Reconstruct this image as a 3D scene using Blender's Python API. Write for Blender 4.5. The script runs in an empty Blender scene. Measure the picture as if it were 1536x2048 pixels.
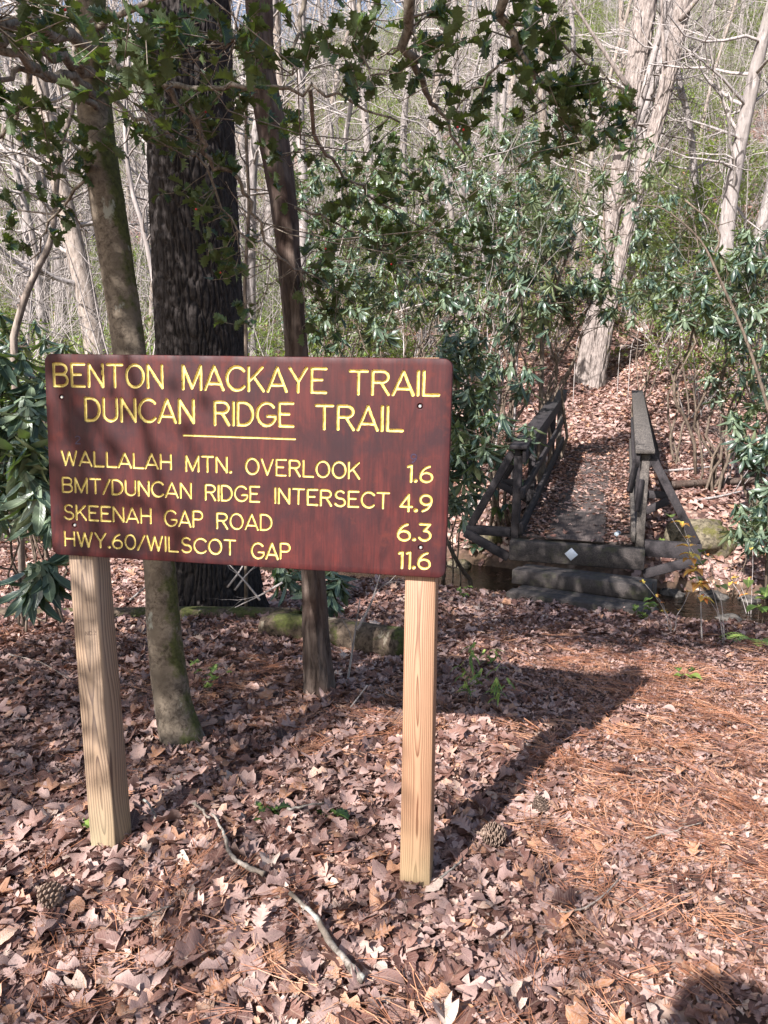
import bpy, math, random
import numpy as np
from mathutils import Vector, Matrix, Euler

PI = math.pi
rad = math.radians
C = bpy.context.scene.collection
scene = bpy.context.scene

# ------------------------------------------------------------------ camera
CAM_H, PITCH, ROLL, FPX = 1.41, rad(8.0), rad(1.1), 1479.0
cd = bpy.data.cameras.new('camera')
cam = bpy.data.objects.new('camera', cd)
C.objects.link(cam)
cd.sensor_fit = 'AUTO'
cd.sensor_width = 36.0
cd.lens = FPX / 2048 * 36.0
cd.clip_start = 0.05
cd.clip_end = 600
CAMM = Matrix.Rotation(PI / 2 - PITCH, 3, 'X') @ Matrix.Rotation(ROLL, 3, 'Z')
cam.matrix_world = Matrix.Translation((0, 0, CAM_H)) @ CAMM.to_4x4()
scene.camera = cam

# ------------------------------------------------------------------ light
SUN_EL, SUN_AZ = 35.0, 36.0      # shadows fall forward and to the right
w = bpy.data.worlds.new('World')
scene.world = w
w.use_nodes = True
nt = w.node_tree
bg = nt.nodes.get('Background') or nt.nodes.new('ShaderNodeBackground')
sky = nt.nodes.new('ShaderNodeTexSky')
sky.sky_type = 'NISHITA'
sky.sun_disc = False
sky.sun_elevation = rad(SUN_EL)
sky.sun_rotation = rad(180 + SUN_AZ)
sky.air_density = 1.0
sky.dust_density = 1.5
nt.links.new(sky.outputs[0], bg.inputs[0])
bg.inputs[1].default_value = 0.092
ld = bpy.data.lights.new('sun', 'SUN')
ld.energy = 5.0
ld.angle = rad(0.5)
ld.color = (1.0, 0.97, 0.955)
lo = bpy.data.objects.new('sun', ld)
C.objects.link(lo)
LD = Vector((math.sin(rad(SUN_AZ)) * math.cos(rad(SUN_EL)), math.cos(rad(SUN_AZ)) * math.cos(rad(SUN_EL)), -math.sin(rad(SUN_EL))))
lo.rotation_euler = LD.to_track_quat('-Z', 'Y').to_euler()
lo.location = (-6, -8, 10)
scene.view_settings.view_transform = 'Standard'
scene.view_settings.look = 'None'
scene.view_settings.gamma = 1
scene.view_settings.use_curve_mapping = False
scene.view_settings.exposure = 1.4
try:
    scene.cycles.max_bounces = 6
    scene.cycles.diffuse_bounces = 3
    scene.cycles.glossy_bounces = 2
    scene.cycles.transmission_bounces = 4
    scene.cycles.transparent_max_bounces = 6
    scene.cycles.sample_clamp_indirect = 6
except Exception:
    pass

# ------------------------------------------------------------------ helpers
def ray(px, py):
    return (CAMM @ Vector(((px - 768) / FPX, -(py - 1024) / FPX, -1))).normalized()
def atY(px, py, Y):                      # the point seen there at forward distance Y
    d = ray(px, py)
    t = Y / d.y
    return Vector((d.x * t, Y, CAM_H + d.z * t))
def atZ(px, py, z):
    d = ray(px, py)
    t = (z - CAM_H) / d.z
    return Vector((d.x * t, d.y * t, z))

def vnoise(x, y, seed=0):
    """smooth value noise in [-1,1]"""
    xi = np.floor(x).astype(np.int64); yi = np.floor(y).astype(np.int64)
    fx = x - xi; fy = y - yi
    fx = fx * fx * (3 - 2 * fx); fy = fy * fy * (3 - 2 * fy)
    def h(a, b):
        n = (a * 374761393 + b * 668265263 + seed * 974634777) & 0xffffffff
        n = ((n ^ (n >> 13)) * 1274126177) & 0xffffffff
        n = n ^ (n >> 16)
        return (n & 0xffff) / 32767.5 - 1
    return (h(xi, yi) * (1 - fx) + h(xi + 1, yi) * fx) * (1 - fy) + (h(xi, yi + 1) * (1 - fx) + h(xi + 1, yi + 1) * fx) * fy

def sstep(a, b, x):
    t = np.clip((x - a) / (b - a), 0, 1)
    return t * t * (3 - 2 * t)

def stream_y(x):
    return 9.0 - 0.40 * (x - 1.9) + 0.18 * np.sin(1.3 * x)

def H(x, y):
    x = np.asarray(x, float); y = np.asarray(y, float)
    t = (y - stream_y(np.clip(x, -14, 14))) * 0.88
    near = -0.05 * sstep(2.5, 4.5, y) - 0.42 * sstep(4.3, 6.6, y)
    near = near - 0.5 * sstep(-1.75, -1.2, t + 0.15 * vnoise(x * 1.1, y * 1.1, 9))
    u = np.maximum(t - 1.0, 0)
    far = -0.97 + 1.15 * (1 - np.exp(-u / 1.3)) + 0.115 * u + 0.30 * np.maximum(u - 7, 0) + 0.24 * np.maximum(u - 20, 0)
    far = far - 0.46 * np.maximum(y - 112, 0)
    k = sstep(-0.4, 0.9, t)
    z = near * (1 - k) + far * k
    d = np.sqrt(x * x + y * y)
    amp = np.clip(d / 30, 0.02, 0.6)
    z = z + amp * 0.5 * vnoise(x * 0.35 + 5, y * 0.35, 1) * sstep(6, 12, d) * (0.25 + 0.75 * sstep(2.0, 4.0, abs(t)))
    z = z + 0.022 * vnoise(x * 1.9, y * 1.9, 2) + 0.012 * vnoise(x * 5.1, y * 5.1, 3)
    z = z + 0.03 * sstep(0.9, -0.6, x - 0.1 * y) * (1 - sstep(5, 7, y))     # leaves banked up left of the path
    return z
def Hs(x, y):
    return float(H(np.array([x]), np.array([y]))[0])
def onG(px, py):
    """where that line of sight meets the ground"""
    d = ray(px, py)
    t0 = 0.5
    for i in range(4000):
        t0 += 0.02 + t0 * 0.002
        if CAM_H + d.z * t0 < Hs(d.x * t0, d.y * t0):
            break
    return Vector((d.x * t0, d.y * t0, Hs(d.x * t0, d.y * t0)))

def mesh_np(name, V, Q=None, T=None, mat=None, uv=None, tint=None, smooth=True, matidx=None):
    me = bpy.data.meshes.new(name)
    V = np.asarray(V, np.float32)
    Q = np.zeros((0, 4), np.int32) if Q is None else np.asarray(Q, np.int32).reshape(-1, 4)
    T = np.zeros((0, 3), np.int32) if T is None else np.asarray(T, np.int32).reshape(-1, 3)
    me.vertices.add(len(V)); me.vertices.foreach_set('co', V.ravel())
    li = np.concatenate([Q.ravel(), T.ravel()])
    me.loops.add(len(li)); me.loops.foreach_set('vertex_index', li)
    ls = np.concatenate([np.arange(len(Q)) * 4, len(Q) * 4 + np.arange(len(T)) * 3]).astype(np.int32)
    me.polygons.add(len(ls)); me.polygons.foreach_set('loop_start', ls)
    me.update(calc_edges=True)
    if smooth:
        me.polygons.foreach_set('use_smooth', np.ones(len(ls), bool))
    if mat is not None:
        for m in (mat if isinstance(mat, (list, tuple)) else [mat]):
            me.materials.append(m)
    if matidx is not None:
        me.polygons.foreach_set('material_index', np.asarray(matidx, np.int32))
    if uv is not None:
        l = me.uv_layers.new(name='UVMap')
        l.data.foreach_set('uv', np.asarray(uv, np.float32)[li].ravel())
    if tint is not None:
        a = me.attributes.new('tint', 'FLOAT', 'POINT')
        a.data.foreach_set('value', np.asarray(tint, np.float32))
    return me

def link(name, me, parent=None, loc=None):
    o = bpy.data.objects.new(name, me)
    C.objects.link(o)
    if parent is not None:
        o.parent = parent
    if loc is not None:
        o.location = loc
    return o
def tag(o, label=None, cat=None, group=None, kind=None):
    if label: o['label'] = label
    if cat: o['category'] = cat
    if group: o['group'] = group
    if kind: o['kind'] = kind
    return o
def thing(name, label, cat, loc=(0, 0, 0), rot=(0, 0, 0), group=None):
    o = bpy.data.objects.new(name, None)
    C.objects.link(o)
    o.location = loc; o.rotation_euler = rot
    o.empty_display_size = 0.1
    return tag(o, label, cat, group)

class MB:
    """collects quads and triangles in numpy blocks"""
    def __init__(s): s.V = []; s.Q = []; s.T = []; s.n = 0; s.tint = []; s.uv = []
    def add(s, V, Q=None, T=None, tint=None, uv=None):
        V = np.asarray(V, float)
        if Q is not None and len(Q): s.Q.append(np.asarray(Q) + s.n)
        if T is not None and len(T): s.T.append(np.asarray(T) + s.n)
        s.V.append(V); s.n += len(V)
        s.tint.append(np.full(len(V), 0.5) if tint is None else (np.full(len(V), tint) if np.isscalar(tint) else tint))
        s.uv.append(np.zeros((len(V), 2)) if uv is None else uv)
    def tube(s, P, R, k=4, cap=True, tint=None):
        P = np.asarray(P, float); n = len(P)
        R = np.asarray(R, float) if not np.isscalar(R) else np.full(n, R)
        D = np.gradient(P, axis=0)
        D /= np.linalg.norm(D, axis=1)[:, None] + 1e-9
        ref = np.array([0, 0, 1.0]) if abs(D[:, 2]).mean() < 0.75 else np.array([0, 1.0, 0])
        A = np.cross(D, ref); A /= np.linalg.norm(A, axis=1)[:, None] + 1e-9
        B = np.cross(D, A)
        a = np.arange(k) / k * 2 * PI
        V = P[:, None] + R[:, None, None] * (A[:, None] * np.cos(a)[None, :, None] + B[:, None] * np.sin(a)[None, :, None])
        i = np.arange(n - 1)[:, None] * k; j = np.arange(k)[None]; j2 = (j + 1) % k
        Q = np.stack([i + j, i + j2, i + k + j2, i + k + j], -1).reshape(-1, 4)
        V = V.reshape(-1, 3); T = None
        if cap:
            c0, c1 = len(V), len(V) + 1
            V = np.vstack([V, P[:1], P[-1:]])
            jj = np.arange(k)
            T = np.vstack([np.stack([np.full(k, c0), (jj + 1) % k, jj], 1),
                           np.stack([np.full(k, c1), (n - 1) * k + jj, (n - 1) * k + (jj + 1) % k], 1)])
        L = np.concatenate([[0], np.cumsum(np.linalg.norm(np.diff(P, axis=0), axis=1))])
        uv = np.zeros((len(V), 2)); uv[:n * k, 1] = np.repeat(L, k); uv[:n * k, 0] = np.tile(a / (2 * PI), n)
        s.add(V, Q, T, tint, uv)
    def box(s, x0, x1, y0, y1, z0, z1, M=None, ch=0.004):
        """box with chamfered edges"""
        c = min(ch, (x1 - x0) / 3, (y1 - y0) / 3, (z1 - z0) / 3)
        mn = np.array([x0, y0, z0], float); mx = np.array([x1, y1, z1], float)
        V = []; idx = {}
        for ix in (0, 1):
            for iy in (0, 1):
                for iz in (0, 1):
                    p = np.array([mx[0] if ix else mn[0], mx[1] if iy else mn[1], mx[2] if iz else mn[2]])
                    sg = np.array([-1 if ix else 1, -1 if iy else 1, -1 if iz else 1])
                    for a in range(3):
                        q = p + sg * c; q[a] = p[a]
                        idx[(ix, iy, iz, a)] = len(V); V.append(q)
        Q = []; T = []
        for a in range(3):
            b, d = (a + 1) % 3, (a + 2) % 3
            for s_ in (0, 1):
                f = []
                for (u, v) in ((0, 0), (1, 0), (1, 1), (0, 1)):
                    k = [0, 0, 0]; k[a] = s_; k[b] = u; k[d] = v
                    f.append(idx[(*k, a)])
                Q.append(f if s_ else f[::-1])
            # edges along axis a
            for u in (0, 1):
                for v in (0, 1):
                    k0 = [0, 0, 0]; k0[b] = u; k0[d] = v; k1 = list(k0); k1[a] = 1
                    f = [idx[(*k0, b)], idx[(*k1, b)], idx[(*k1, d)], idx[(*k0, d)]]
                    Q.append(f if (u ^ v) else f[::-1])
        for ix in (0, 1):
            for iy in (0, 1):
                for iz in (0, 1):
                    f = [idx[(ix, iy, iz, a)] for a in range(3)]
                    T.append(f if (ix + iy + iz) % 2 else f[::-1])
        V = np.array(V)
        if M is not None:
            M = np.array(M); V = V @ M[:3, :3].T + M[:3, 3]
        s.add(V, np.array(Q), np.array(T))
    def beam(s, p0, p1, wdt, hgt, up=(0, 0, 1), ch=0.005, roll=0.0):
        p0 = Vector(p0); p1 = Vector(p1); d = (p1 - p0); L = d.length; d.normalize()
        up = Vector(up); x = d.cross(up)
        if x.length < 1e-3: x = d.cross(Vector((1, 0, 0)))
        x.normalize(); z = x.cross(d)
        M = Matrix((x, d, z)).transposed().to_4x4() @ Matrix.Rotation(roll, 4, 'Y')
        M.translation = p0
        s.box(-wdt / 2, wdt / 2, 0, L, -hgt / 2, hgt / 2, M, ch)
    def data(s, name, mat, smooth=False, uv=False, tint=False):
        V = np.vstack(s.V); Q = np.vstack(s.Q) if s.Q else None; T = np.vstack(s.T) if s.T else None
        return mesh_np(name, V, Q, T, mat, np.vstack(s.uv) if uv else None, np.concatenate(s.tint) if tint else None, smooth)
    def build(s, name, mat, parent=None, smooth=False, loc=None, uv=False, tint=False):
        return link(name, s.data(name, mat, smooth, uv, tint), parent, loc)

# ------------------------------------------------------------------ materials
class NT:
    def __init__(s, name):
        s.m = bpy.data.materials.new(name); s.m.use_nodes = True
        s.t = s.m.node_tree; s.b = s.t.nodes['Principled BSDF']; s.out = s.t.nodes['Material Output']
    def n(s, typ, **kw):
        nd = s.t.nodes.new(typ)
        for k, v in kw.items():
            if k in nd.inputs: nd.inputs[k].default_value = v
            else: setattr(nd, k, v)
        return nd
    def l(s, a, b): s.t.links.new(a, b)
    def ramp(s, fac, stops, interp='LINEAR'):
        r = s.t.nodes.new('ShaderNodeValToRGB'); r.color_ramp.interpolation = interp
        e = r.color_ramp.elements
        while len(e) > 1: e.remove(e[-1])
        e[0].position = stops[0][0]; e[0].color = (*stops[0][1], 1)
        for p, c in stops[1:]:
            x = e.new(p); x.color = (*c, 1)
        if fac is not None: s.l(fac, r.inputs[0])
        return r.outputs[0]
    def val(s, fac, a, b, lo=0.0, hi=1.0):
        r = s.n('ShaderNodeMapRange'); s.l(fac, r.inputs[0])
        r.inputs[1].default_value = a; r.inputs[2].default_value = b; r.inputs[3].default_value = lo; r.inputs[4].default_value = hi
        return r.outputs[0]
    def mix(s, f, a, b, mode='MIX'):
        m = s.n('ShaderNodeMixRGB', blend_type=mode)
        for i, v in ((0, f), (1, a), (2, b)):
            if isinstance(v, bpy.types.NodeSocket): s.l(v, m.inputs[i])
            else: m.inputs[i].default_value = v if i == 0 else (*v, 1)
        return m.outputs[0]
    def math(s, op, a, b=0.0, c=0.0):
        m = s.n('ShaderNodeMath', operation=op)
        for i, v in enumerate((a, b, c)):
            if isinstance(v, bpy.types.NodeSocket): s.l(v, m.inputs[i])
            else: m.inputs[i].default_value = v
        return m.outputs[0]
    def coord(s, kind='Object', scale=(1, 1, 1), loc=(0, 0, 0), rot=(0, 0, 0)):
        tc = s.n('ShaderNodeTexCoord'); mp = s.n('ShaderNodeMapping')
        s.l(tc.outputs[kind], mp.inputs[0]); mp.inputs['Scale'].default_value = scale
        mp.inputs['Location'].default_value = loc; mp.inputs['Rotation'].default_value = rot
        return mp.outputs[0]
    def noise(s, vec, scale, detail=4, rough=0.6, dist=0.0, out=0):
        n = s.n('ShaderNodeTexNoise'); s.l(vec, n.inputs['Vector'])
        n.inputs['Scale'].default_value = scale; n.inputs['Detail'].default_value = detail
        n.inputs['Roughness'].default_value = rough; n.inputs['Distortion'].default_value = dist
        return n.outputs[out]
    def bump(s, h, strength=0.5, dist=0.01):
        b = s.n('ShaderNodeBump'); s.l(h, b.inputs['Height']); b.inputs['Strength'].default_value = strength
        b.inputs['Distance'].default_value = dist; s.l(b.outputs[0], s.b.inputs['Normal']); return b
    def base(s, c):
        if isinstance(c, bpy.types.NodeSocket): s.l(c, s.b.inputs['Base Color'])
        else: s.b.inputs['Base Color'].default_value = (*c, 1)
    def rough(s, r):
        if isinstance(r, bpy.types.NodeSocket): s.l(r, s.b.inputs['Roughness'])
        else: s.b.inputs['Roughness'].default_value = r
    def tintattr(s, inst):
        a = s.n('ShaderNodeAttribute', attribute_name='tint', attribute_type='INSTANCER' if inst else 'GEOMETRY')
        return a.outputs['Fac']

LITTER = [(0.0, (0.025, 0.010, 0.008)), (0.12, (0.062, 0.024, 0.017)), (0.28, (0.125, 0.056, 0.044)), (0.42, (0.225, 0.115, 0.085)),
          (0.52, (0.23, 0.145, 0.130)), (0.66, (0.37, 0.24, 0.205)), (0.8, (0.47, 0.32, 0.275)), (0.9, (0.38, 0.165, 0.07)), (0.96, (0.50, 0.38, 0.31)), (1.0, (0.56, 0.45, 0.38))]

def mat_litter(name, mode):
    m = NT(name)
    t = m.tintattr(mode == 'inst') if mode != 'prop' else None
    if mode == 'prop':
        a = m.n('ShaderNodeAttribute', attribute_name='tint', attribute_type='OBJECT'); t = a.outputs['Fac']
    uv = m.coord('UV')
    sep = m.n('ShaderNodeSeparateXYZ'); m.l(uv, sep.inputs[0])
    au = m.math('ABSOLUTE', sep.outputs[0])
    # side veins running out and forward from the midrib
    vv = m.math('SINE', m.math('MULTIPLY', m.math('SUBTRACT', sep.outputs[1], m.math('MULTIPLY', au, 0.22)), 62.0))
    vein = m.math('MAXIMUM', m.val(au, 0.0, 0.10, 1, 0), m.math('MULTIPLY', m.val(vv, 0.75, 1.0), 0.55))
    nz = m.noise(m.coord('Object'), 40, 4, 0.65)
    tj = m.math('ADD', t, m.val(nz, 0.3, 0.7, -0.07, 0.07))
    col = m.ramp(tj, LITTER)
    geo = m.n('ShaderNodeNewGeometry')
    col = m.mix(m.math('MULTIPLY', vein, 0.35), col, (0.45, 0.33, 0.25))
    col = m.mix(m.math('MULTIPLY', m.val(m.noise(m.coord('Object', loc=(3, 1, 0)), 14, 3), 0.55, 0.75), 0.55), col, (0.05, 0.025, 0.02))
    col = m.mix(m.math('MULTIPLY', geo.outputs['Backfacing'], 0.45), col, (0.40, 0.29, 0.25))
    m.base(col)
    m.rough(m.val(nz, 0.3, 0.7, 0.42, 0.7))
    m.bump(m.math('ADD', m.math('MULTIPLY', vein, -0.5), nz), 0.5, 0.002)
    tr = m.n('ShaderNodeBsdfTranslucent'); m.l(m.mix(1.0, col, (1.0, 0.55, 0.35), 'MULTIPLY'), tr.inputs[0])
    mx = m.n('ShaderNodeMixShader'); mx.inputs[0].default_value = 0.16
    m.l(m.b.outputs[0], mx.inputs[1]); m.l(tr.outputs[0], mx.inputs[2]); m.l(mx.outputs[0], m.out.inputs[0])
    return m.m

def mat_leaf(name, stops, under, rough=0.35, trans=0.25, mode='geom', tcol=(0.35, 0.5, 0.05)):
    m = NT(name)
    if mode == 'rand':
        t = m.n('ShaderNodeObjectInfo').outputs['Random']
    else:
        t = m.tintattr(mode == 'inst')
    nz = m.noise(m.coord('Object'), 9, 3)
    col = m.ramp(m.math('ADD', t, m.val(nz, 0.3, 0.7, -0.15, 0.15)), stops)
    uv = m.coord('UV'); sep = m.n('ShaderNodeSeparateXYZ'); m.l(uv, sep.inputs[0])
    au = m.math('ABSOLUTE', sep.outputs[0])
    rib = m.val(au, 0.03, 0.13, 1, 0)
    vv = m.math('SINE', m.math('MULTIPLY', m.math('SUBTRACT', sep.outputs[1], m.math('MULTIPLY', au, 0.2)), 70.0))
    col = m.mix(m.math('MULTIPLY', rib, 0.5), col, tuple(min(1, c * 2.4) for c in stops[-1][1]))
    geo = m.n('ShaderNodeNewGeometry')
    col2 = m.mix(geo.outputs['Backfacing'], col, under)
    m.base(col2)
    m.rough(m.mix(geo.outputs['Backfacing'], (rough,) * 3, (0.65,) * 3))
    m.b.inputs['Specular IOR Level'].default_value = 0.5
    m.bump(m.math('ADD', m.math('MULTIPLY', rib, -1.0), m.math('MULTIPLY', vv, 0.25)), 0.35, 0.002)
    tr = m.n('ShaderNodeBsdfTranslucent'); tr.inputs[0].default_value = (*tcol, 1)
    mx = m.n('ShaderNodeMixShader'); mx.inputs[0].default_value = trans
    m.l(m.b.outputs[0], mx.inputs[1]); m.l(tr.outputs[0], mx.inputs[2]); m.l(mx.outputs[0], m.out.inputs[0])
    return m.m

def mat_bark(name, dark, light, patch=None, scale=1.0, stretch=4.0, bump=0.8, moss=None, lichen=None, mosspos=0.55):
    m = NT(name)
    v = m.coord('Object', (1, 1, 1 / stretch))
    v1 = m.coord('Object')
    n1 = m.noise(v, 22 * scale, 6, 0.7, 0.6); n2 = m.noise(v1, 3.0 * scale, 3)
    col = m.ramp(n1, [(0.36, tuple(c * .7 for c in dark)), (0.5, tuple((a + b) / 2 for a, b in zip(dark, light))), (0.64, light)])
    if patch: col = m.mix(m.val(n2, 0.45, 0.65), col, patch)
    if moss:
        nm = m.noise(v1, 5.5, 5, 0.7)
        ns = m.noise(m.coord('Object', loc=(7, 3, 1)), 60, 3)
        mc = m.ramp(ns, [(0.3, tuple(c * 0.5 for c in moss)), (0.7, tuple(c * 1.5 for c in moss))])
        sx = m.n('ShaderNodeSeparateXYZ'); geo = m.n('ShaderNodeNewGeometry'); m.l(geo.outputs['Normal'], sx.inputs[0])
        f = m.math('ADD', nm, m.math('MULTIPLY', sx.outputs[0], 0.16))
        col = m.mix(m.math('MULTIPLY', m.val(f, mosspos, mosspos + 0.1), 0.85), col, mc)
    if lichen:
        vl = m.n('ShaderNodeTexNoise'); m.l(m.coord('Object', (1.6, 1.6, 1), loc=(2, 5, 3)), vl.inputs['Vector']); vl.inputs['Scale'].default_value = 5
        vl.inputs['Detail'].default_value = 5; vl.inputs['Roughness'].default_value = 0.62
        col = m.mix(m.math('MULTIPLY', m.val(vl.outputs[0], 0.60, 0.64), 0.8), col, lichen)
    m.base(col); m.rough(0.9); m.b.inputs['Specular IOR Level'].default_value = 0.2
    m.bump(n1, bump, 0.012 / scale)
    return m.m

def mat_postwood(name, early, late, grey=0.0, freq=150.0, px=0.004, py=0.062, wander=0.05, seed=0.0):
    """growth rings round a pith that wanders along the post: cathedral grain on the faces"""
    m = NT(name)
    tc = m.n('ShaderNodeTexCoord'); sp = m.n('ShaderNodeSeparateXYZ'); m.l(tc.outputs['Object'], sp.inputs[0])
    cz = m.n('ShaderNodeCombineXYZ'); m.l(m.math('MULTIPLY', sp.outputs[2], 1.0), cz.inputs[2]); cz.inputs[0].default_value = seed
    nx = m.noise(cz.outputs[0], 1.1, 1, 0.4); 
    cz2 = m.n('ShaderNodeCombineXYZ'); m.l(sp.outputs[2], cz2.inputs[2]); cz2.inputs[0].default_value = seed + 9
    ny = m.noise(cz2.outputs[0], 2.6, 1, 0.4)
    X = m.math('SUBTRACT', m.math('SUBTRACT', sp.outputs[0], px), m.val(nx, 0.2, 0.8, -0.012, 0.012))
    Y = m.math('ADD', m.math('SUBTRACT', sp.outputs[1], py - 0.0445), m.val(ny, 0.25, 0.75, -wander, wander))
    r = m.math('SQRT', m.math('ADD', m.math('MULTIPLY', X, X), m.math('MULTIPLY', Y, Y)))
    wv = m.noise(m.coord('Object', (1, 1, 0.12), loc=(seed, 0, 0)), 30, 3)
    rr = m.math('ADD', m.math('MULTIPLY', r, freq), m.math('MULTIPLY', wv, 0.9))
    fr = m.math('FRACT', rr)
    band = m.ramp(fr, [(0.0, early), (0.35, tuple(a * 0.92 + b * 0.08 for a, b in zip(early, late))), (0.72, tuple(a * 0.45 + b * 0.55 for a, b in zip(early, late))), (0.9, late), (1.0, early)])
    fine = m.noise(m.coord('Object', (1, 1, 0.025)), 420, 3)
    col = m.mix(0.35, band, m.ramp(fine, [(0.3, (0.55, 0.55, 0.55)), (0.7, (1, 1, 1))]), 'MULTIPLY')
    big = m.noise(m.coord('Object', (1, 1, 0.4), loc=(seed + 4, 0, 0)), 6, 3)
    if grey:
        col = m.mix(m.math('MULTIPLY', m.val(big, 0.3, 0.7), grey), col, (0.26, 0.235, 0.21))
    # greenish treatment tint and dirt near the ground
    low = m.val(sp.outputs[2], 0.0, 0.22, 0.55, 0)
    col = m.mix(m.math('MULTIPLY', low, m.val(big, 0.3, 0.7, 0.3, 1)), col, (0.30, 0.27, 0.15))
    # knots
    vo = m.n('ShaderNodeTexVoronoi'); m.l(m.coord('Object', (5.0, 5.0, 1.9), loc=(seed * 1.7 + 0.31, 0.4, 0.2)), vo.inputs['Vector']); vo.inputs['Scale'].default_value = 1.5
    kn = m.val(vo.outputs['Distance'], 0.06, 0.13, 1, 0)
    col = m.mix(m.math('MULTIPLY', kn, 0.7), col, (0.13, 0.065, 0.035))
    m.base(col); m.rough(0.62); m.bump(m.math('ADD', fr, fine), 0.12, 0.002)
    return m.m

def mat_timber(name, dark, light, moss=None, scale=1.0, wear=0.5):
    m = NT(name)
    v = m.coord('Object', (1, 1, 1)); 
    g = m.noise(m.coord('UV' if False else 'Object', (1.0, 1.0, 1.0)), 14 * scale, 6, 0.75, 0.4)
    f = m.noise(m.coord('Object', (60, 3, 60)), 1.6 * scale, 5, 0.7)
    col = m.ramp(f, [(0.36, dark), (0.64, light)])
    col = m.mix(m.math('MULTIPLY', m.val(g, 0.42, 0.62), wear), col, tuple(c * 0.45 for c in dark))
    if moss: col = m.mix(m.math('MULTIPLY', m.val(m.noise(v, 4, 5, 0.7), 0.52, 0.66), 0.7), col, moss)
    m.base(col); m.rough(0.85); m.bump(f, 0.6, 0.006)
    return m.m

def mat_plain(name, c, rough=0.6, metal=0.0):
    m = NT(name); m.base(c); m.rough(rough); m.b.inputs['Metallic'].default_value = metal
    n = m.noise(m.coord('Object'), 60, 3)
    m.base(m.mix(0.35, c, m.ramp(n, [(0.3, tuple(x * 0.6 for x in c)), (0.7, c)])))
    return m.m

def mat_ground():
    m = NT('leaf_mould')
    v = m.coord('Object')
    wv = m.noise(v, 6, 3, out=1)
    vm = m.n('ShaderNodeMixRGB', blend_type='LINEAR_LIGHT'); vm.inputs[0].default_value = 0.06
    m.l(v, vm.inputs[1]); m.l(wv, vm.inputs[2])
    vo = m.n('ShaderNodeTexVoronoi'); m.l(vm.outputs[0], vo.inputs['Vector']); vo.inputs['Scale'].default_value = 11
    sp = m.n('ShaderNodeSeparateColor'); m.l(vo.outputs['Color'], sp.inputs[0])
    col = m.ramp(sp.outputs[0], [(0.0, (0.05, 0.024, 0.018)), (0.3, (0.14, 0.065, 0.045)), (0.6, (0.26, 0.15, 0.11)), (0.85, (0.34, 0.22, 0.17)), (1.0, (0.42, 0.30, 0.24))])
    col = m.mix(m.val(vo.outputs['Distance'], 0.25, 0.55, 0, 0.6), col, (0.03, 0.015, 0.012))
    # bare soil and sand close by the water
    a = m.n('ShaderNodeAttribute', attribute_name='tint').outputs['Fac']
    soil = m.ramp(m.noise(v, 9, 5, 0.7), [(0.3, (0.035, 0.021, 0.013)), (0.7, (0.13, 0.08, 0.045))])
    col = m.mix(a, col, soil)
    m.base(col); m.rough(0.9)
    m.bump(sp.outputs[1], 0.7, 0.03)
    return m.m

M = {}
M['litter_i'] = mat_litter('dead_leaf', 'inst')
M['litter_g'] = mat_litter('dead_leaf_far', 'geom')
M['litter_p'] = mat_litter('dead_leaf_single', 'prop')
M['ground'] = mat_ground()
RH = [(0.0, (0.017, 0.031, 0.024)), (0.6, (0.038, 0.062, 0.044)), (1.0, (0.12, 0.15, 0.095))]
M['rhodo'] = mat_leaf('rhododendron_leaf', RH, (0.16, 0.19, 0.10), 0.33, 0.10, 'rand', (0.25, 0.42, 0.05))
M['rhodo_g'] = mat_leaf('rhododendron_leaf_far', RH, (0.18, 0.21, 0.11), 0.33, 0.12, 'geom', (0.25, 0.42, 0.05))
HO = [(0.0, (0.010, 0.022, 0.008)), (0.75, (0.020, 0.040, 0.012)), (1.0, (0.055, 0.09, 0.018))]
M['holly'] = mat_leaf('holly_leaf', HO, (0.06, 0.085, 0.03), 0.36, 0.13, 'rand', (0.22, 0.33, 0.03))
M['holly_g'] = mat_leaf('holly_leaf_far', HO, (0.06, 0.085, 0.03), 0.36, 0.13, 'geom', (0.22, 0.33, 0.03))
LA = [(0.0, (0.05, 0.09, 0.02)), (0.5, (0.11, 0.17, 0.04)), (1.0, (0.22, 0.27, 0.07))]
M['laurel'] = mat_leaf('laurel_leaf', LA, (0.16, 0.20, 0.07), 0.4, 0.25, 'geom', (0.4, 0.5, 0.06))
PN = [(0.0, (0.03, 0.06, 0.025)), (1.0, (0.08, 0.12, 0.05))]
M['evergreen'] = mat_leaf('evergreen_needles', PN, (0.06, 0.09, 0.04), 0.5, 0.2, 'geom', (0.2, 0.3, 0.05))
SG = [(0.0, (0.05, 0.09, 0.02)), (0.5, (0.09, 0.16, 0.035)), (1.0, (0.19, 0.24, 0.06))]
M['seedling'] = mat_leaf('seedling_leaf', SG, (0.12, 0.18, 0.06), 0.45, 0.25, 'geom', (0.3, 0.42, 0.06))
M['autumn'] = mat_leaf('autumn_leaf', [(0.0, (0.45, 0.12, 0.05)), (0.5, (0.55, 0.25, 0.06)), (1.0, (0.5, 0.42, 0.08))], (0.5, 0.3, 0.1), 0.5, 0.35, 'geom', (0.8, 0.4, 0.08))
M['pine_bark'] = mat_bark('pine_bark', (0.016, 0.012, 0.011), (0.046, 0.038, 0.035), None, 3.4, 5, 0.5)
M['holly_bark'] = mat_bark('smooth_mossy_bark', (0.075, 0.056, 0.041), (0.20, 0.16, 0.12), (0.12, 0.095, 0.07), 2.2, 1.0, 0.25, (0.055, 0.062, 0.014), (0.30, 0.30, 0.25), 0.56)
M['dead_bark'] = mat_bark('dead_snag_wood', (0.028, 0.018, 0.014), (0.145, 0.108, 0.088), (0.06, 0.036, 0.028), 1.6, 7, 0.9)
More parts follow.
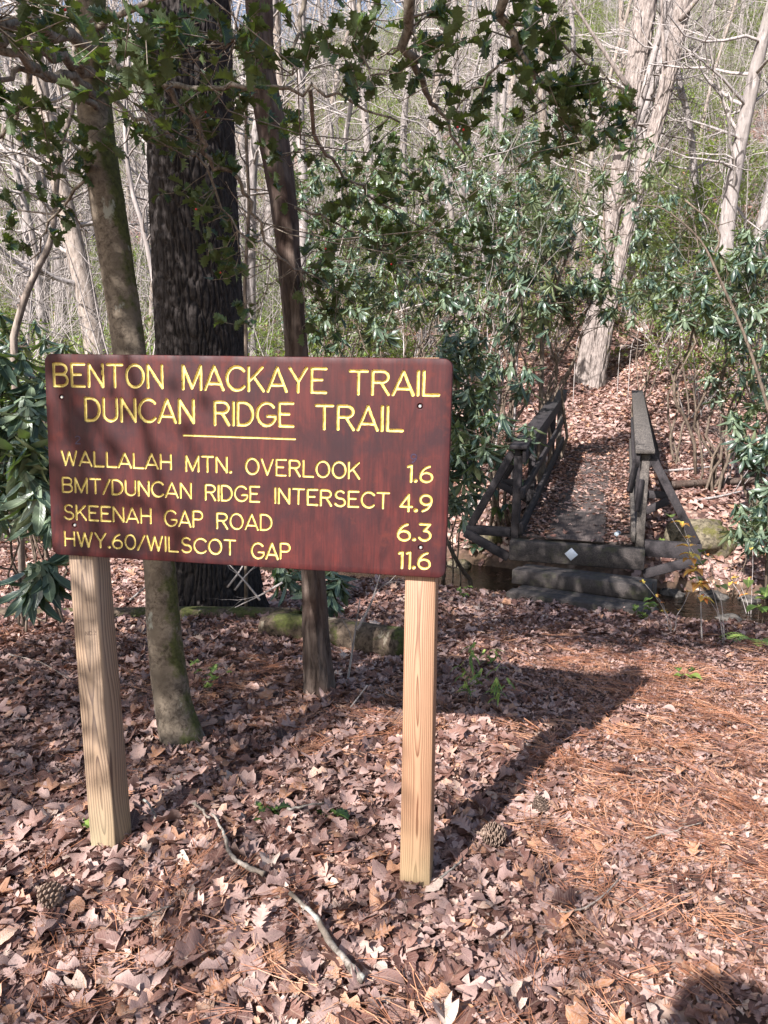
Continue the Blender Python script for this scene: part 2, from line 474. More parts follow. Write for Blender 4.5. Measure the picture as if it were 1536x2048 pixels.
M['poplar_bark'] = mat_bark('poplar_bark', (0.10, 0.08, 0.07), (0.30, 0.25, 0.225), None, 0.8, 4, 0.9, (0.16, 0.14, 0.03), None, 0.66)
M['grey_bark'] = mat_bark('grey_bark', (0.12, 0.10, 0.095), (0.37, 0.325, 0.305), (0.22, 0.19, 0.175), 0.7, 5, 0.6)
M['brown_bark'] = mat_bark('brown_bark', (0.13, 0.10, 0.08), (0.34, 0.28, 0.24), None, 0.7, 4, 0.6)
M['twig'] = mat_bark('grey_twig', (0.18, 0.155, 0.145), (0.43, 0.38, 0.355), None, 1.0, 3, 0.2)
M['rstem'] = mat_bark('rhododendron_stem', (0.06, 0.043, 0.032), (0.19, 0.145, 0.11), None, 2, 4, 0.4)
M['hstem'] = mat_bark('holly_branch_bark', (0.10, 0.08, 0.06), (0.28, 0.235, 0.19), None, 2.5, 1.5, 0.3)
M['stick'] = mat_bark('pale_stick_bark', (0.09, 0.07, 0.055), (0.33, 0.29, 0.25), (0.14, 0.11, 0.085), 3, 2, 0.5, None, (0.36, 0.36, 0.32))
M['log'] = mat_bark('mossy_log_wood', (0.035, 0.024, 0.017), (0.13, 0.095, 0.068), None, 1.5, 1, 0.8, (0.055, 0.062, 0.015), (0.24, 0.20, 0.15), 0.46)
M['post_r'] = mat_postwood('fresh_pine_post', (0.33, 0.190, 0.110), (0.12, 0.045, 0.020), 0.0, 190, 0.0, 0.012, 0.016, 1.0)
M['post_l'] = mat_postwood('grey_pine_post', (0.31, 0.205, 0.125), (0.065, 0.028, 0.016), 0.25, 120, 0.006, 0.015, 0.022, 5.3)
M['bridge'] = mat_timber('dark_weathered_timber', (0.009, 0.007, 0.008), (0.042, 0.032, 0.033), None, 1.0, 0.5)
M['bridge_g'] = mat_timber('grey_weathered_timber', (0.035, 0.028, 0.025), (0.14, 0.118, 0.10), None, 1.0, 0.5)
M['step'] = mat_timber('step_timber', (0.016, 0.012, 0.011), (0.085, 0.068, 0.060), (0.045, 0.045, 0.018), 1.0, 0.5)
M['panel'] = mat_timber('deck_panel_wood', (0.035, 0.026, 0.024), (0.11, 0.082, 0.072), None, 1.0, 0.4)
M['steel'] = mat_plain('galvanised_steel', (0.62, 0.62, 0.60), 0.35, 0.8)
M['blaze'] = mat_plain('white_blaze_paint', (0.72, 0.75, 0.80), 0.5)
M['stamp'] = mat_plain('grade_stamp_ink', (0.13, 0.08, 0.06), 0.8)
M['pencil'] = mat_plain('blue_pencil', (0.035, 0.02, 0.055), 0.6)
M['rock'] = mat_bark('wet_rock', (0.03, 0.026, 0.024), (0.13, 0.115, 0.10), None, 0.5, 1, 0.5, None, None)
M['mossrock'] = mat_bark('mossy_stone', (0.05, 0.04, 0.028), (0.20, 0.165, 0.11), None, 0.9, 1, 1.0, (0.085, 0.078, 0.022), None, 0.50)
M['cone'] = mat_bark('pine_cone_scale', (0.10, 0.06, 0.04), (0.33, 0.24, 0.19), None, 4, 1, 0.3)
M['berry'] = mat_plain('holly_berry', (0.55, 0.02, 0.02), 0.3)

def mat_needle(name='pine_needle'):
    m = NT(name); t = m.tintattr(True)
    m.base(m.ramp(t, [(0.0, (0.12, 0.045, 0.025)), (0.5, (0.30, 0.12, 0.060)), (1.0, (0.46, 0.24, 0.14))])); m.rough(0.55)
    return m.m
M['needle'] = mat_needle()

def mat_board():
    m = NT('mahogany_stained_board')
    v = m.coord('Object')
    g = m.noise(m.coord('Object', (1, 1, 0.045)), 150, 5, 0.65, 0.0)
    g2 = m.noise(m.coord('Object', (1, 1, 0.25)), 22, 4, 0.6, 1.2)
    bl = m.noise(v, 5.5, 5, 0.62, 0.3)
    bl2 = m.noise(m.coord('Object', loc=(3, 2, 9)), 13, 5, 0.7, 0.2)
    col = m.ramp(g2, [(0.36, (0.034, 0.0065, 0.007)), (0.64, (0.072, 0.0125, 0.0110))])
    col = m.mix(m.math('MULTIPLY', m.val(g, 0.44, 0.64), 0.5), col, (0.020, 0.0055, 0.007))
    col = m.mix(m.math('MULTIPLY', m.val(bl, 0.48, 0.66), 0.75), col, (0.019, 0.0065, 0.0095))
    col = m.mix(m.math('MULTIPLY', m.val(bl2, 0.56, 0.70), 0.4), col, (0.115, 0.022, 0.013))
    m.base(col); m.rough(m.val(bl2, 0.3, 0.7, 0.45, 0.7))
    m.b.inputs['Specular IOR Level'].default_value = 0.25
    m.bump(g, 0.22, 0.0012)
    return m.m
def mat_yellow():
    m = NT('yellow_routed_paint')
    n = m.noise(m.coord('Object', (1, 1, 0.3)), 120, 4, 0.7); b = m.noise(m.coord('Object'), 16, 3)
    col = m.ramp(n, [(0.28, (0.33, 0.235, 0.05)), (0.5, (0.55, 0.43, 0.12)), (0.8, (0.62, 0.53, 0.22))])
    col = m.mix(m.val(n, 0.66, 0.8, 0, 0.5), col, (0.30, 0.20, 0.06))
    m.base(col); m.rough(0.5); m.bump(n, 0.3, 0.001)
    return m.m
M['board'] = mat_board(); M['yellow'] = mat_yellow()

def mat_water():
    m = NT('stream_water')
    n = m.noise(m.coord('Object', (1, 1.6, 1)), 7, 4, 0.6, 0.5)
    b = m.n('ShaderNodeBump'); m.l(n, b.inputs['Height']); b.inputs['Strength'].default_value = 0.5; b.inputs['Distance'].default_value = 0.03
    gl = m.n('ShaderNodeBsdfGlossy'); gl.inputs['Roughness'].default_value = 0.03; m.l(b.outputs[0], gl.inputs['Normal'])
    tp = m.n('ShaderNodeBsdfTransparent'); tp.inputs[0].default_value = (0.62, 0.52, 0.38, 1)
    fr = m.n('ShaderNodeFresnel'); fr.inputs[0].default_value = 1.33; m.l(b.outputs[0], fr.inputs['Normal'])
    mx = m.n('ShaderNodeMixShader'); m.l(m.math('ADD', fr.outputs[0], 0.03), mx.inputs[0]); m.l(tp.outputs[0], mx.inputs[1]); m.l(gl.outputs[0], mx.inputs[2])
    m.l(mx.outputs[0], m.out.inputs[0])
    return m.m
M['water'] = mat_water()
def mat_bottle():
    m = NT('crushed_clear_plastic'); m.base((0.75, 0.85, 0.92)); m.rough(0.12)
    m.b.inputs['Transmission Weight'].default_value = 0.45; m.b.inputs['IOR'].default_value = 1.3
    return m.m
M['bottle'] = mat_bottle()

# ================================================================== GROUND
def graded(a, b, c, n, p=2.2):
    t = np.linspace(-1, 1, n)
    s = np.sign(t) * np.abs(t) ** p
    return np.where(s < 0, c + s * (c - a), c + s * (b - c))
gx = graded(-95, 110, 1.0, 300); gy = graded(-14, 160, 6.0, 360, 2.0)
X, Y = np.meshgrid(gx, gy)
Z = H(X, Y)
tt = np.abs((Y - stream_y(np.clip(X, -14, 14))) * 0.86)
soilmask = (1 - sstep(1.15, 1.4, tt)).ravel()
V = np.stack([X.ravel(), Y.ravel(), Z.ravel()], 1)
i = (np.arange(359)[:, None] * 300 + np.arange(299)[None]).ravel()
Qg = np.stack([i, i + 1, i + 301, i + 300], 1)
gme = mesh_np('ground', V, Qg, None, M['ground'], None, soilmask)
ground = link('ground', gme); ground['kind'] = 'structure'

# stream water surface
wm = MB()
sx = np.linspace(-12, 12, 60); rows = np.linspace(-1.0, 1.0, 5)
WV = np.array([[x, stream_y(x) + r * 1.75, -0.845 + 0.0 * x] for x in sx for r in rows])
iq = (np.arange(59)[:, None] * 5 + np.arange(4)[None]).ravel()
wm.add(WV, np.stack([iq, iq + 5, iq + 6, iq + 1], 1))
water = wm.build('stream_water', M['water'], smooth=True); water['kind'] = 'structure'

# ================================================================== TRAIL SIGN
YAW = rad(9.741)
BW, BH, BT = 1.2192, 0.6096, 0.024
BC = Vector((-0.42857, 2.14496, CAM_H - 0.16592))
Bx = Vector((math.cos(YAW), -math.sin(YAW), 0)); Bn = Vector((-math.sin(YAW), -math.cos(YAW), 0))

def arc(cx, cy, rx, ry, a0, a1, n=14):
    a = np.radians(np.linspace(a0, a1, n)); return [(cx + rx * math.cos(t), cy + ry * math.sin(t)) for t in a]
def G(w, *pl): return (w, pl)
FONT = {
 'A': G(.74, [(0, 0), (.37, 1), (.74, 0)], [(.11, .26), (.63, .26)]),
 'B': G(.60, [(.36, .53), (0, .53), (0, 0), (.33, 0)] + arc(.33, .265, .27, .265, -90, 90), [(0, .53), (0, 1), (.33, 1)] + arc(.33, .765, .24, .235, 90, -90)),
 'C': G(.70, arc(.40, .5, .40, .5, 42, 318, 24)),
 'D': G(.64, [(0, 0), (0, 1), (.22, 1)] + arc(.22, .5, .42, .5, 90, -90, 18) + [(0, 0)]),
 'E': G(.56, [(.56, 1), (0, 1), (0, 0), (.56, 0)], [(0, .53), (.40, .53)]),
 'G': G(.76, arc(.40, .5, .40, .5, 42, 335, 24) + [(.76, .42), (.44, .42)]),
 'H': G(.60, [(0, 0), (0, 1)], [(.60, 0), (.60, 1)], [(0, .5), (.60, .5)]),
 'I': G(.0, [(0, 0), (0, 1)]),
 'K': G(.60, [(0, 0), (0, 1)], [(.56, 1), (0, .38)], [(.20, .60), (.60, 0)]),
 'L': G(.56, [(0, 1), (0, 0), (.56, 0)]),
 'M': G(.74, [(0, 0), (0, 1), (.37, .04), (.74, 1), (.74, 0)]),
 'N': G(.62, [(0, 0), (0, 1), (.62, 0), (.62, 1)]),
 'O': G(.74, arc(.37, .5, .37, .5, 90, 450, 32)),
 'P': G(.58, [(0, 0), (0, 1), (.33, 1)] + arc(.33, .74, .25, .26, 90, -90) + [(0, .48)]),
 'R': G(.60, [(0, 0), (0, 1), (.33, 1)] + arc(.33, .76, .25, .24, 90, -90) + [(0, .52)], [(.30, .52), (.60, 0)]),
 'S': G(.58, arc(.30, .75, .25, .25, 35, 270, 14) + arc(.29, .26, .29, .26, 85, -155, 16)),
 'T': G(.66, [(0, 1), (.66, 1)], [(.33, 1), (.33, 0)]),
 'U': G(.60, [(0, 1), (0, .34)] + arc(.30, .30, .30, .30, 180, 360) + [(.60, 1)]),
 'V': G(.66, [(0, 1), (.33, 0), (.66, 1)]),
 'W': G(.92, [(0, 1), (.23, 0), (.46, .95), (.69, 0), (.92, 1)]),
 'Y': G(.66, [(0, 1), (.33, .42), (.66, 1)], [(.33, .42), (.33, 0)]),
 '/': G(.42, [(0, -.02), (.42, 1.0)]),
 '.': G(.03, [(0, .05), (.03, .05)]),
 '0': G(.62, arc(.31, .5, .31, .5, 90, 450, 30)),
 '1': G(.16, [(0, .93), (.16, 1), (.16, 0)]),
 '2': G(.5, arc(.25, .74, .24, .25, 160, -30, 12) + [(0, 0), (.5, 0)]),
 '3': G(.56, [(.03, 1), (.52, 1), (.24, .60)] + arc(.26, .31, .29, .30, 80, -155, 16)),
 '4': G(.62, [(.44, 0), (.44, 1), (0, .27), (.62, .27)]),
 '6': G(.58, arc(.60, .32, .60, .68, 105, 180, 10) + arc(.29, .29, .29, .29, 180, 540, 26)),
 '9': G(.58, [(.58 - x, 1 - y) for x, y in arc(.60, .32, .60, .68, 105, 180, 10) + arc(.29, .29, .29, .29, 180, 540, 26)]),
}
WORDS = [('BENTON', 0.0255, 0.3789, 0.511, 0.5118, 0.0733), ('MACKAYE', 0.4355, 0.8701, 0.51, 0.5072, 0.0746), ('TRAIL', 0.9298, 1.1875, 0.5056, 0.5068, 0.0713),
 ('DUNCAN', 0.1246, 0.4749, 0.4109, 0.4129, 0.0742), ('RIDGE', 0.5317, 0.7743, 0.4101, 0.4111, 0.0728), ('TRAIL', 0.8332, 1.0891, 0.4063, 0.4073, 0.0736),
 ('WALLALAH', 0.0414, 0.4008, 0.276, 0.2758, 0.0487), ('MTN.', 0.4426, 0.5864, 0.2729, 0.2725, 0.0506), ('OVERLOOK', 0.6269, 0.9692, 0.2712, 0.2702, 0.0509), ('1.6', 1.1012, 1.1763, 0.2676, 0.2686, 0.0513),
 ('BMT/DUNCAN', 0.0414, 0.4624, 0.1935, 0.1921, 0.0502), ('RIDGE', 0.5021, 0.6734, 0.1899, 0.1912, 0.0502), ('INTERSECT', 0.7156, 1.0557, 0.1902, 0.1892, 0.0495), ('4.9', 1.0815, 1.1762, 0.184, 0.1857, 0.0532),
 ('SKEENAH', 0.0429, 0.3332, 0.1102, 0.1111, 0.0496), ('GAP', 0.3722, 0.4969, 0.1056, 0.1085, 0.0528), ('ROAD', 0.5374, 0.7104, 0.1066, 0.1098, 0.051), ('6.3', 1.0772, 1.177, 0.0999, 0.1033, 0.0537),
 ('HWY.60/WILSCOT', 0.0422, 0.5998, 0.0277, 0.0291, 0.0499), ('GAP', 0.6442, 0.7658, 0.0228, 0.0275, 0.0518), ('11.6', 1.0822, 1.1772, 0.0194, 0.0228, 0.0532)]
segs = []      # x0,y0,x1,y1,radius,letter id
letters = []
def lay(word, u0, u1, v0, v1, h, r, store=True):
    out = []
    W = [FONT[c][0] for c in word]
    gaps = []
    for a, b in zip(word, word[1:]):
        g = 0.21
        if a in 'OCDG' or b in 'OCDG': g -= 0.02
        if a == 'A' or b == 'A': g -= 0.03
        if a + b in ('LA', 'AY', 'AT', 'TA'): g -= 0.04
        if b == '.': g = 0.20
        if a == '.': g = 0.22
        if a == '/' or b == '/': g = 0.16
        if a == '1' and b == '1': g = 0.24
        gaps.append(g)
    hh = h - 2 * r
    total = sum(W) + sum(gaps)
    s = (u1 - u0 - 2 * r) / total
    x = u0 + r
    for k, c in enumerate(word):
        t = (x - u0) / (u1 - u0)
        vb = v0 + (v1 - v0) * t + r
        out.append((c, [[(x + px_ * s, vb + py_ * hh) for px_, py_ in pl] for pl in FONT[c][1]], r))
        x += W[k] * s + (gaps[k] * s if k < len(gaps) else 0)
    return out
rng = random.Random(4)
for wd in WORDS:
    big = wd[5] > 0.06
    num = wd[0][0].isdigit()
    r = 0.0044 if big else (0.0037 if num else 0.0031)
    for c, pls, rr in lay(*wd, r):
        lid = len(letters); letters.append((c, pls))
        rj = rr * rng.uniform(0.94, 1.08)
        for pl in pls:
            for a, b in zip(pl, pl[1:]):
                segs.append((a[0], a[1], b[0], b[1], rj * (1.5 if c == '.' else 1), lid))
UL = len(letters); segs.append((0.4385, 0.3800, 0.7770, 0.3790, 0.0027, UL))
for (bu, bv) in ((0.0516, 0.482), (0.0792, 0.0949), (1.133, 0.4798), (1.1471, 0.0844)):
    segs.append((bu, bv, bu + 1e-4, bv, 0.0085, -2))
segs = np.array(segs)
ST = 0.0014; TN = 12; TS = ST * TN; MG = 0.018
nxT = int((BW - 2 * MG) / TS); nyT = int((BH - 2 * MG) / TS)
x0b = (BW - nxT * TS) / 2; y0b = (BH - nyT * TS) / 2
board = MB(); letterMB = {}
def dist_to(P, S):
    A = S[:, 0:2]; Bq = S[:, 2:4]; AB = Bq - A
    t = ((P[:, None] - A[None]) * AB[None]).sum(-1) / ((AB ** 2).sum(-1)[None] + 1e-12)
    t = np.clip(t, 0, 1)
    q = A[None] + t[..., None] * AB[None]
    d = np.linalg.norm(P[:, None] - q, axis=-1) - S[None, :, 4]
    k = d.argmin(1); ar = np.arange(len(P))
    return d[ar, k], q[ar, k], S[k, 4], S[k, 5].astype(int)
flat = []
for ty in range(nyT):
    for tx in range(nxT):
        ax, ay = x0b + tx * TS, y0b + ty * TS
        mg = 0.0095
        sel = segs[(np.minimum(segs[:, 0], segs[:, 2]) < ax + TS + mg) & (np.maximum(segs[:, 0], segs[:, 2]) > ax - mg) &
                   (np.minimum(segs[:, 1], segs[:, 3]) < ay + TS + mg) & (np.maximum(segs[:, 1], segs[:, 3]) > ay - mg)]
        hit = False
        if len(sel):
            g = np.arange(TN + 1) * ST
            PX, PY = np.meshgrid(ax + g, ay + g)
            P = np.stack([PX.ravel(), PY.ravel()], 1)
            s_, q, r, lid = dist_to(P, sel)
            hit = (s_ < ST * 0.5).any()
        if not hit:
            flat.append((ax, ay)); continue
        r2 = r * (1 + np.where(lid >= 0, 0.14, 0) * vnoise(P[:, 0] * 95, P[:, 1] * 95, 3)); s_ = s_ + r - r2; r = r2
        sn = np.abs(s_) < ST * 0.52
        # keep tile borders matched: snapping depends only on the point itself, so neighbours agree
        dirv = (P - q); dl = np.linalg.norm(dirv, axis=1)[:, None] + 1e-9
        P2 = np.where(sn[:, None], q + dirv / dl * r[:, None], P)
        s2 = np.where(sn, 0, s_)
        dd = np.clip((s2 + r) / r, 0, 1)
        depth = np.where(lid == -2, 0.011, r * 1.15)
        z = np.where(s2 < 0, -depth * np.sqrt(np.maximum(0, 1 - dd ** 2.2)), 0)
        V3 = np.stack([P2[:, 0] - BW / 2, -z, P2[:, 1] - BH / 2], 1)     # local: x right, y into the board, z up
        n = TN + 1
        ii = (np.arange(TN)[:, None] * n + np.arange(TN)[None]).ravel()
        Qt = np.stack([ii, ii + 1, ii + n + 1, ii + n], 1)
        ins = (s2[Qt] <= 1e-9).all(1) & (s2[Qt].min(1) < 0) & (lid[Qt] >= 0).all(1)
        board.add(V3, Qt[~ins])
        for L in np.unique(lid[Qt[ins][:, 0]]) if ins.any() else []:
            m_ = ins & (lid[Qt[:, 0]] == L)
            qs = Qt[m_]; u, inv = np.unique(qs, return_inverse=True)
            letterMB.setdefault(int(L), MB()).add(V3[u], inv.reshape(-1, 4))
for (ax, ay) in flat:
    V3 = np.array([[ax, 0, ay], [ax + TS, 0, ay], [ax + TS, 0, ay + TS], [ax, 0, ay + TS]]) - np.array([BW / 2, 0, BH / 2])
    board.add(V3, [[0, 1, 2, 3]])
# rim with rounded corners and eased edge, sides, back
def ring(inset, y, rc):
    hw, hh = BW / 2 - inset, BH / 2 - inset; out = []
    for cx, cz, a0 in ((hw - rc, hh - rc, 0), (-hw + rc, hh - rc, 90), (-hw + rc, -hh + rc, 180), (hw - rc, -hh + rc, 270)):
        for k in range(7):
            a = rad(a0 + k * 15); out.append((cx + rc * math.cos(a), y, cz + rc * math.sin(a)))
    return np.array(out)
ihw, ihh = BW / 2 - x0b, BH / 2 - y0b
inner = np.array([(sxx * ihw, 0, szz * ihh) for sxx, szz in ((1, 1), (-1, 1), (-1, -1), (1, -1)) for k in range(7)])
rings = [inner, ring(0.0025, 0, 0.022), ring(0.0007, 0.0008, 0.0235), ring(0, 0.003, 0.0245), ring(0, BT - 0.003, 0.0245), ring(0.002, BT, 0.0225)]
VR = np.vstack(rings + [np.array([[0, BT, 0]])]); Qr = []
for a in range(5):
    for k in range(28):
        k2 = (k + 1) % 28
        Qr.append([a * 28 + k2, a * 28 + k, (a + 1) * 28 + k, (a + 1) * 28 + k2])
Tr = [[5 * 28 + (k + 1) % 28, 5 * 28 + k, 6 * 28] for k in range(28)]
board.add(VR, Qr, Tr)
ZB = BC.z - BH / 2
sign = thing('trail_sign', 'dark red wooden trail sign with yellow routed letters on two pine posts', 'sign', (BC.x, BC.y, 0), (0, rad(0.25), -YAW))
SL = Vector((0, 0, BC.z))
bo = board.build('board', M['board'], sign, loc=SL); bo['label'] = 'dark mahogany stained board with rounded corners'
for L in sorted(letterMB):
    if L == UL:
        letterMB[L].build('underline', M['yellow'], sign, smooth=True, loc=SL)
    else:
        o = letterMB[L].build('letter', M['yellow'], sign, smooth=True, loc=SL)
# little blue pencil digits
def stroke_mark(word, u0, u1, v, h, r, mat, name, parent, loc, yoff, mir=1):
    mb = MB()
    for c, pls, rr in lay(word, u0, u1, v, v, h, r):
        for pl in pls:
            for a, b in zip(pl, pl[1:]):
                d = np.array([b[0] - a[0], b[1] - a[1]]); d = d / (np.linalg.norm(d) + 1e-9); nn = np.array([-d[1], d[0]]) * r; d = d * r * 0.5
                mb.add([[a[0] - d[0] - nn[0], yoff, a[1] - d[1] - nn[1]], [b[0] + d[0] - nn[0], yoff, b[1] + d[1] - nn[1]],
                        [b[0] + d[0] + nn[0], yoff, b[1] + d[1] + nn[1]], [a[0] - d[0] + nn[0], yoff, a[1] - d[1] + nn[1]]], [[0, 1, 2, 3]])
    return mb.build(name, mat, parent, loc=loc)
LC = SL - Vector((BW / 2, 0, BH / 2))
stroke_mark('2', 0.090, 0.110, 0.343, 0.026, 0.0016, M['pencil'], 'pencil_digit', sign, LC, -0.0005)
stroke_mark('9', 1.111, 1.129, 0.323, 0.026, 0.0016, M['pencil'], 'pencil_digit', sign, LC, -0.0005)
# bolts
def bolt():
    mb = MB(); prof = [(0.0, -0.0005), (0.0030, -0.0005), (0.0046, 0.0010), (0.0048, 0.0035), (0.0052, 0.0040), (0.0052, 0.009)]
    k = 12
    for (a, b) in zip(prof, prof[1:]):
        an = np.arange(k) / k * 2 * PI
        Va = np.stack([a[0] * np.cos(an), np.full(k, a[1]), a[0] * np.sin(an)], 1); Vb = np.stack([b[0] * np.cos(an), np.full(k, b[1]), b[0] * np.sin(an)], 1)
        j = np.arange(k); mb.add(np.vstack([Va, Vb]), np.stack([j, (j + 1) % k, k + (j + 1) % k, k + j], 1))
    return mb.data('bolt', M['steel'], True)
bm_ = bolt()
for (bu, bv) in ((0.0516, 0.482), (0.0792, 0.0949), (1.133, 0.4798), (1.1471, 0.0844)):
    link('bolt', bm_, sign, LC + Vector((bu, 0.0008, bv)))
# posts: square timber behind the board
def inplane(px, py, off):
    d = ray(px, py); o = Vector((0, 0, CAM_H)); p0 = BC - Bn * off
    t = (p0 - o).dot(Bn) / d.dot(Bn); return o + d * t
def post(px_top, py_top, px_bot, py_bot, mat, yawp, top_z, face_off):
    a = inplane(px_top, py_top, BT); g = atZ(px_bot, py_bot, Hs(*onG(px_bot, py_bot)[:2]) + 0.012)
    yv = Vector((math.sin(yawp), math.cos(yawp), 0)); xv = Vector((math.cos(yawp), -math.sin(yawp), 0))
    ca = a + yv * 0.0446; cg = g + yv * 0.0446
    ax = (ca - cg); ax.normalize()
    mb = MB(); L0 = -0.25; L1 = (top_z - cg.z) / ax.z
    mb.box(-0.0445, 0.0445, -0.0445, 0.0445, L0, L1, None, 0.004)
    zv = ax; xx = (xv - zv * xv.dot(zv)).normalized(); yy = zv.cross(xx)
    Mm = Matrix((xx, yy, zv)).transposed().to_4x4(); Mm.translation = cg
    me = mb.data('post', mat)
    o = link('post', me); o.parent = sign
    SM = Matrix.Translation(sign.location) @ Euler(sign.rotation_euler).to_matrix().to_4x4()
    o.matrix_local = SM.inverted() @ Mm
    return o
pr = post(840.5, 1162, 829.3, 1777, M['post_r'], YAW, BC.z + BH / 2 + 0.0015, 0)
pl_ = post(160, 1117, 206, 1707, M['post_l'], rad(15.5), BC.z + BH / 2 - 0.03, 0)
pr['label'] = 'sunlit right hand post with bold cathedral grain'; pl_['label'] = 'greyer left hand post with knots and a grade stamp'
stroke_mark('NO.2', -0.002, 0.036, 0.655, 0.013, 0.0007, M['stamp'], 'grade_stamp', pl_, Vector((0, 0, 0)), -0.0450)

# ================================================================== FOOTBRIDGE
BN = atZ(1150, 1086, 0.0)
BF = atY(1192, 893, 13.6)
hd = math.atan2(BF.x - BN.x, BF.y - BN.y)
BL = math.hypot(BF.x - BN.x, BF.y - BN.y); SLP = (BF.z - BN.z) / BL
bridge = thing('footbridge', 'dark weathered timber footbridge with railings and leaf covered deck over the stream', 'footbridge', BN, (0, 0, -hd))
bmat = M['bridge']
def B1(name, fn, mat=bmat, parent=bridge):
    mb = MB(); fn(mb); return mb.build(name, mat, parent)
zs = lambda y: y * SLP
B1('end_beam', lambda m: m.box(-0.70, 0.72, -0.06, 0.14, -0.235, -0.012, None, 0.01), M['step'])
for sxx in (-0.52, 0.0, 0.52):
    B1('stringer', lambda m: m.beam((sxx, 0.16, -0.16), (sxx, BL, zs(BL) - 0.16), 0.14, 0.22))
pk = MB(); pk.box(-0.70, 0.70, -0.069, 0.069, -0.02, 0.02, None, 0.004); pkm = pk.data('deck_plank', M['panel'])
npl = int((BL - 0.15) / 0.146); rnd = random.Random(3)
for k in range(npl):
    yy = 0.22 + k * 0.146
    o = link('deck_plank', pkm, bridge, (rnd.uniform(-.01, .01), yy, zs(yy) - 0.022)); o.rotation_euler = (math.atan(SLP), 0, rnd.uniform(-.006, .006))
yy = 0.06
for k in range(5):
    L = 1.17
    mb = MB(); mb.box(-0.31, 0.31, 0, L, 0, 0.018, None, 0.004)
    o = mb.build('walking_panel', M['panel'], bridge, loc=(-0.02 + rnd.uniform(-.02, .02), yy, zs(yy) + 0.006)); o.rotation_euler = (math.atan(SLP), 0, rnd.uniform(-.01, .01))
    yy += L + 0.012
dmd = MB(); dmd.box(-0.05, 0.05, -0.0025, 0.0, -0.05, 0.05, None, 0.001)
o = dmd.build('trail_blaze', M['blaze'], bridge, loc=(-0.03, -0.0625, -0.115)); o.rotation_euler = (0, rad(45), 0); o['label'] = 'white diamond trail blaze on the end beam'
ypos = [0.14, 1.55, 2.95, 4.4, BL - 0.12]
for s in (-1, 1):
    for k, y0 in enumerate(ypos):
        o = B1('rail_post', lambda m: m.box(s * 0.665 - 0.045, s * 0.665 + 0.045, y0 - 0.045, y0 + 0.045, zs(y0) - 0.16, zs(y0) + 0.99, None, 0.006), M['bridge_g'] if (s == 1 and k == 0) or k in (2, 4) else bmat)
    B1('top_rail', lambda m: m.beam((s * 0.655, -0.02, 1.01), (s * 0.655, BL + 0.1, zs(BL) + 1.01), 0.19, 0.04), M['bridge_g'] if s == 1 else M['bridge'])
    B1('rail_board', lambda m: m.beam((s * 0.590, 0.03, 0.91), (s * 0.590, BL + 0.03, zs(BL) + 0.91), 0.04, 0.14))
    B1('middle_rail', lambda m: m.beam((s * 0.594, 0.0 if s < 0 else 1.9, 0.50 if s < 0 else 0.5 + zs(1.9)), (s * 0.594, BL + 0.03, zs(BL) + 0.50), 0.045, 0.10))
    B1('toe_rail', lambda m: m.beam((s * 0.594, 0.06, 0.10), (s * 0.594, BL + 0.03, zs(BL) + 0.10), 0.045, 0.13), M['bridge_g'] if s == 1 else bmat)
    for k, y0 in enumerate((ypos[0], ypos[2] - 0.35, ypos[4] - 0.3)):
        zo = zs(y0) + (0.03 if s < 0 else -0.04)
        out = 1.22 if s < 0 else (1.28 if k == 0 else 1.08)
        hh = 0.10 if s < 0 or k else 0.17
        B1('outrigger', lambda m: m.beam((s * 0.715, y0, zo), (s * out, y0, zo), 0.11, hh))
        B1('side_brace', lambda m: m.beam((s * (out - 0.05), y0 - 0.005, zo + hh / 2), (s * 0.735, y0 - 0.005, zs(y0) + 0.93), 0.085, 0.085))
        B1('knee_brace', lambda m: m.beam((s * (out - 0.0), y0 - 0.10, zo - (0.02 if s < 0 else 0.06)), (s * 0.715, y0 - 0.10, zo - 0.27), 0.05, 0.10))
B1('loose_brace', lambda m: m.beam((0.53, 0.30, 0.55), (0.60, 0.42, 0.98), 0.035, 0.09))
B1('loose_brace', lambda m: m.beam((0.615, 0.02, 0.38), (0.64, 0.06, 0.72), 0.035, 0.07))
tag(bridge)

def step(label, p0, p1, wd, ht):
    mb = MB(); d = (Vector(p1) - Vector(p0)); L = d.length
    mb.box(0, L, 0, wd * .49, -ht, 0, None, 0.007); mb.box(0.03, L + .02, wd * .51, wd, -ht, -.004, None, 0.007)
    t = thing('timber_step', label, 'step', p0, (0, -math.asin(d.z / L), math.atan2(d.y, d.x)), 'timber steps up to the bridge')
    for k in (0, 1):
        m = MB(); m.box(0.03 * k, L + .02 * k, wd * (.0 if k == 0 else .51), wd * (.49 if k == 0 else 1.0), -ht, -.004 * k, None, .007)
        m.build('timber', M['step'], t)
step('upper timber step directly under the end beam of the footbridge', atZ(1024, 1139, -0.245), atZ(1298, 1173, -0.245), 0.40, 0.15)
step('lower timber step half sunk in leaves at the stream bank', atZ(1012, 1183, -0.385), atZ(1294, 1224, -0.385), 0.40, 0.20)

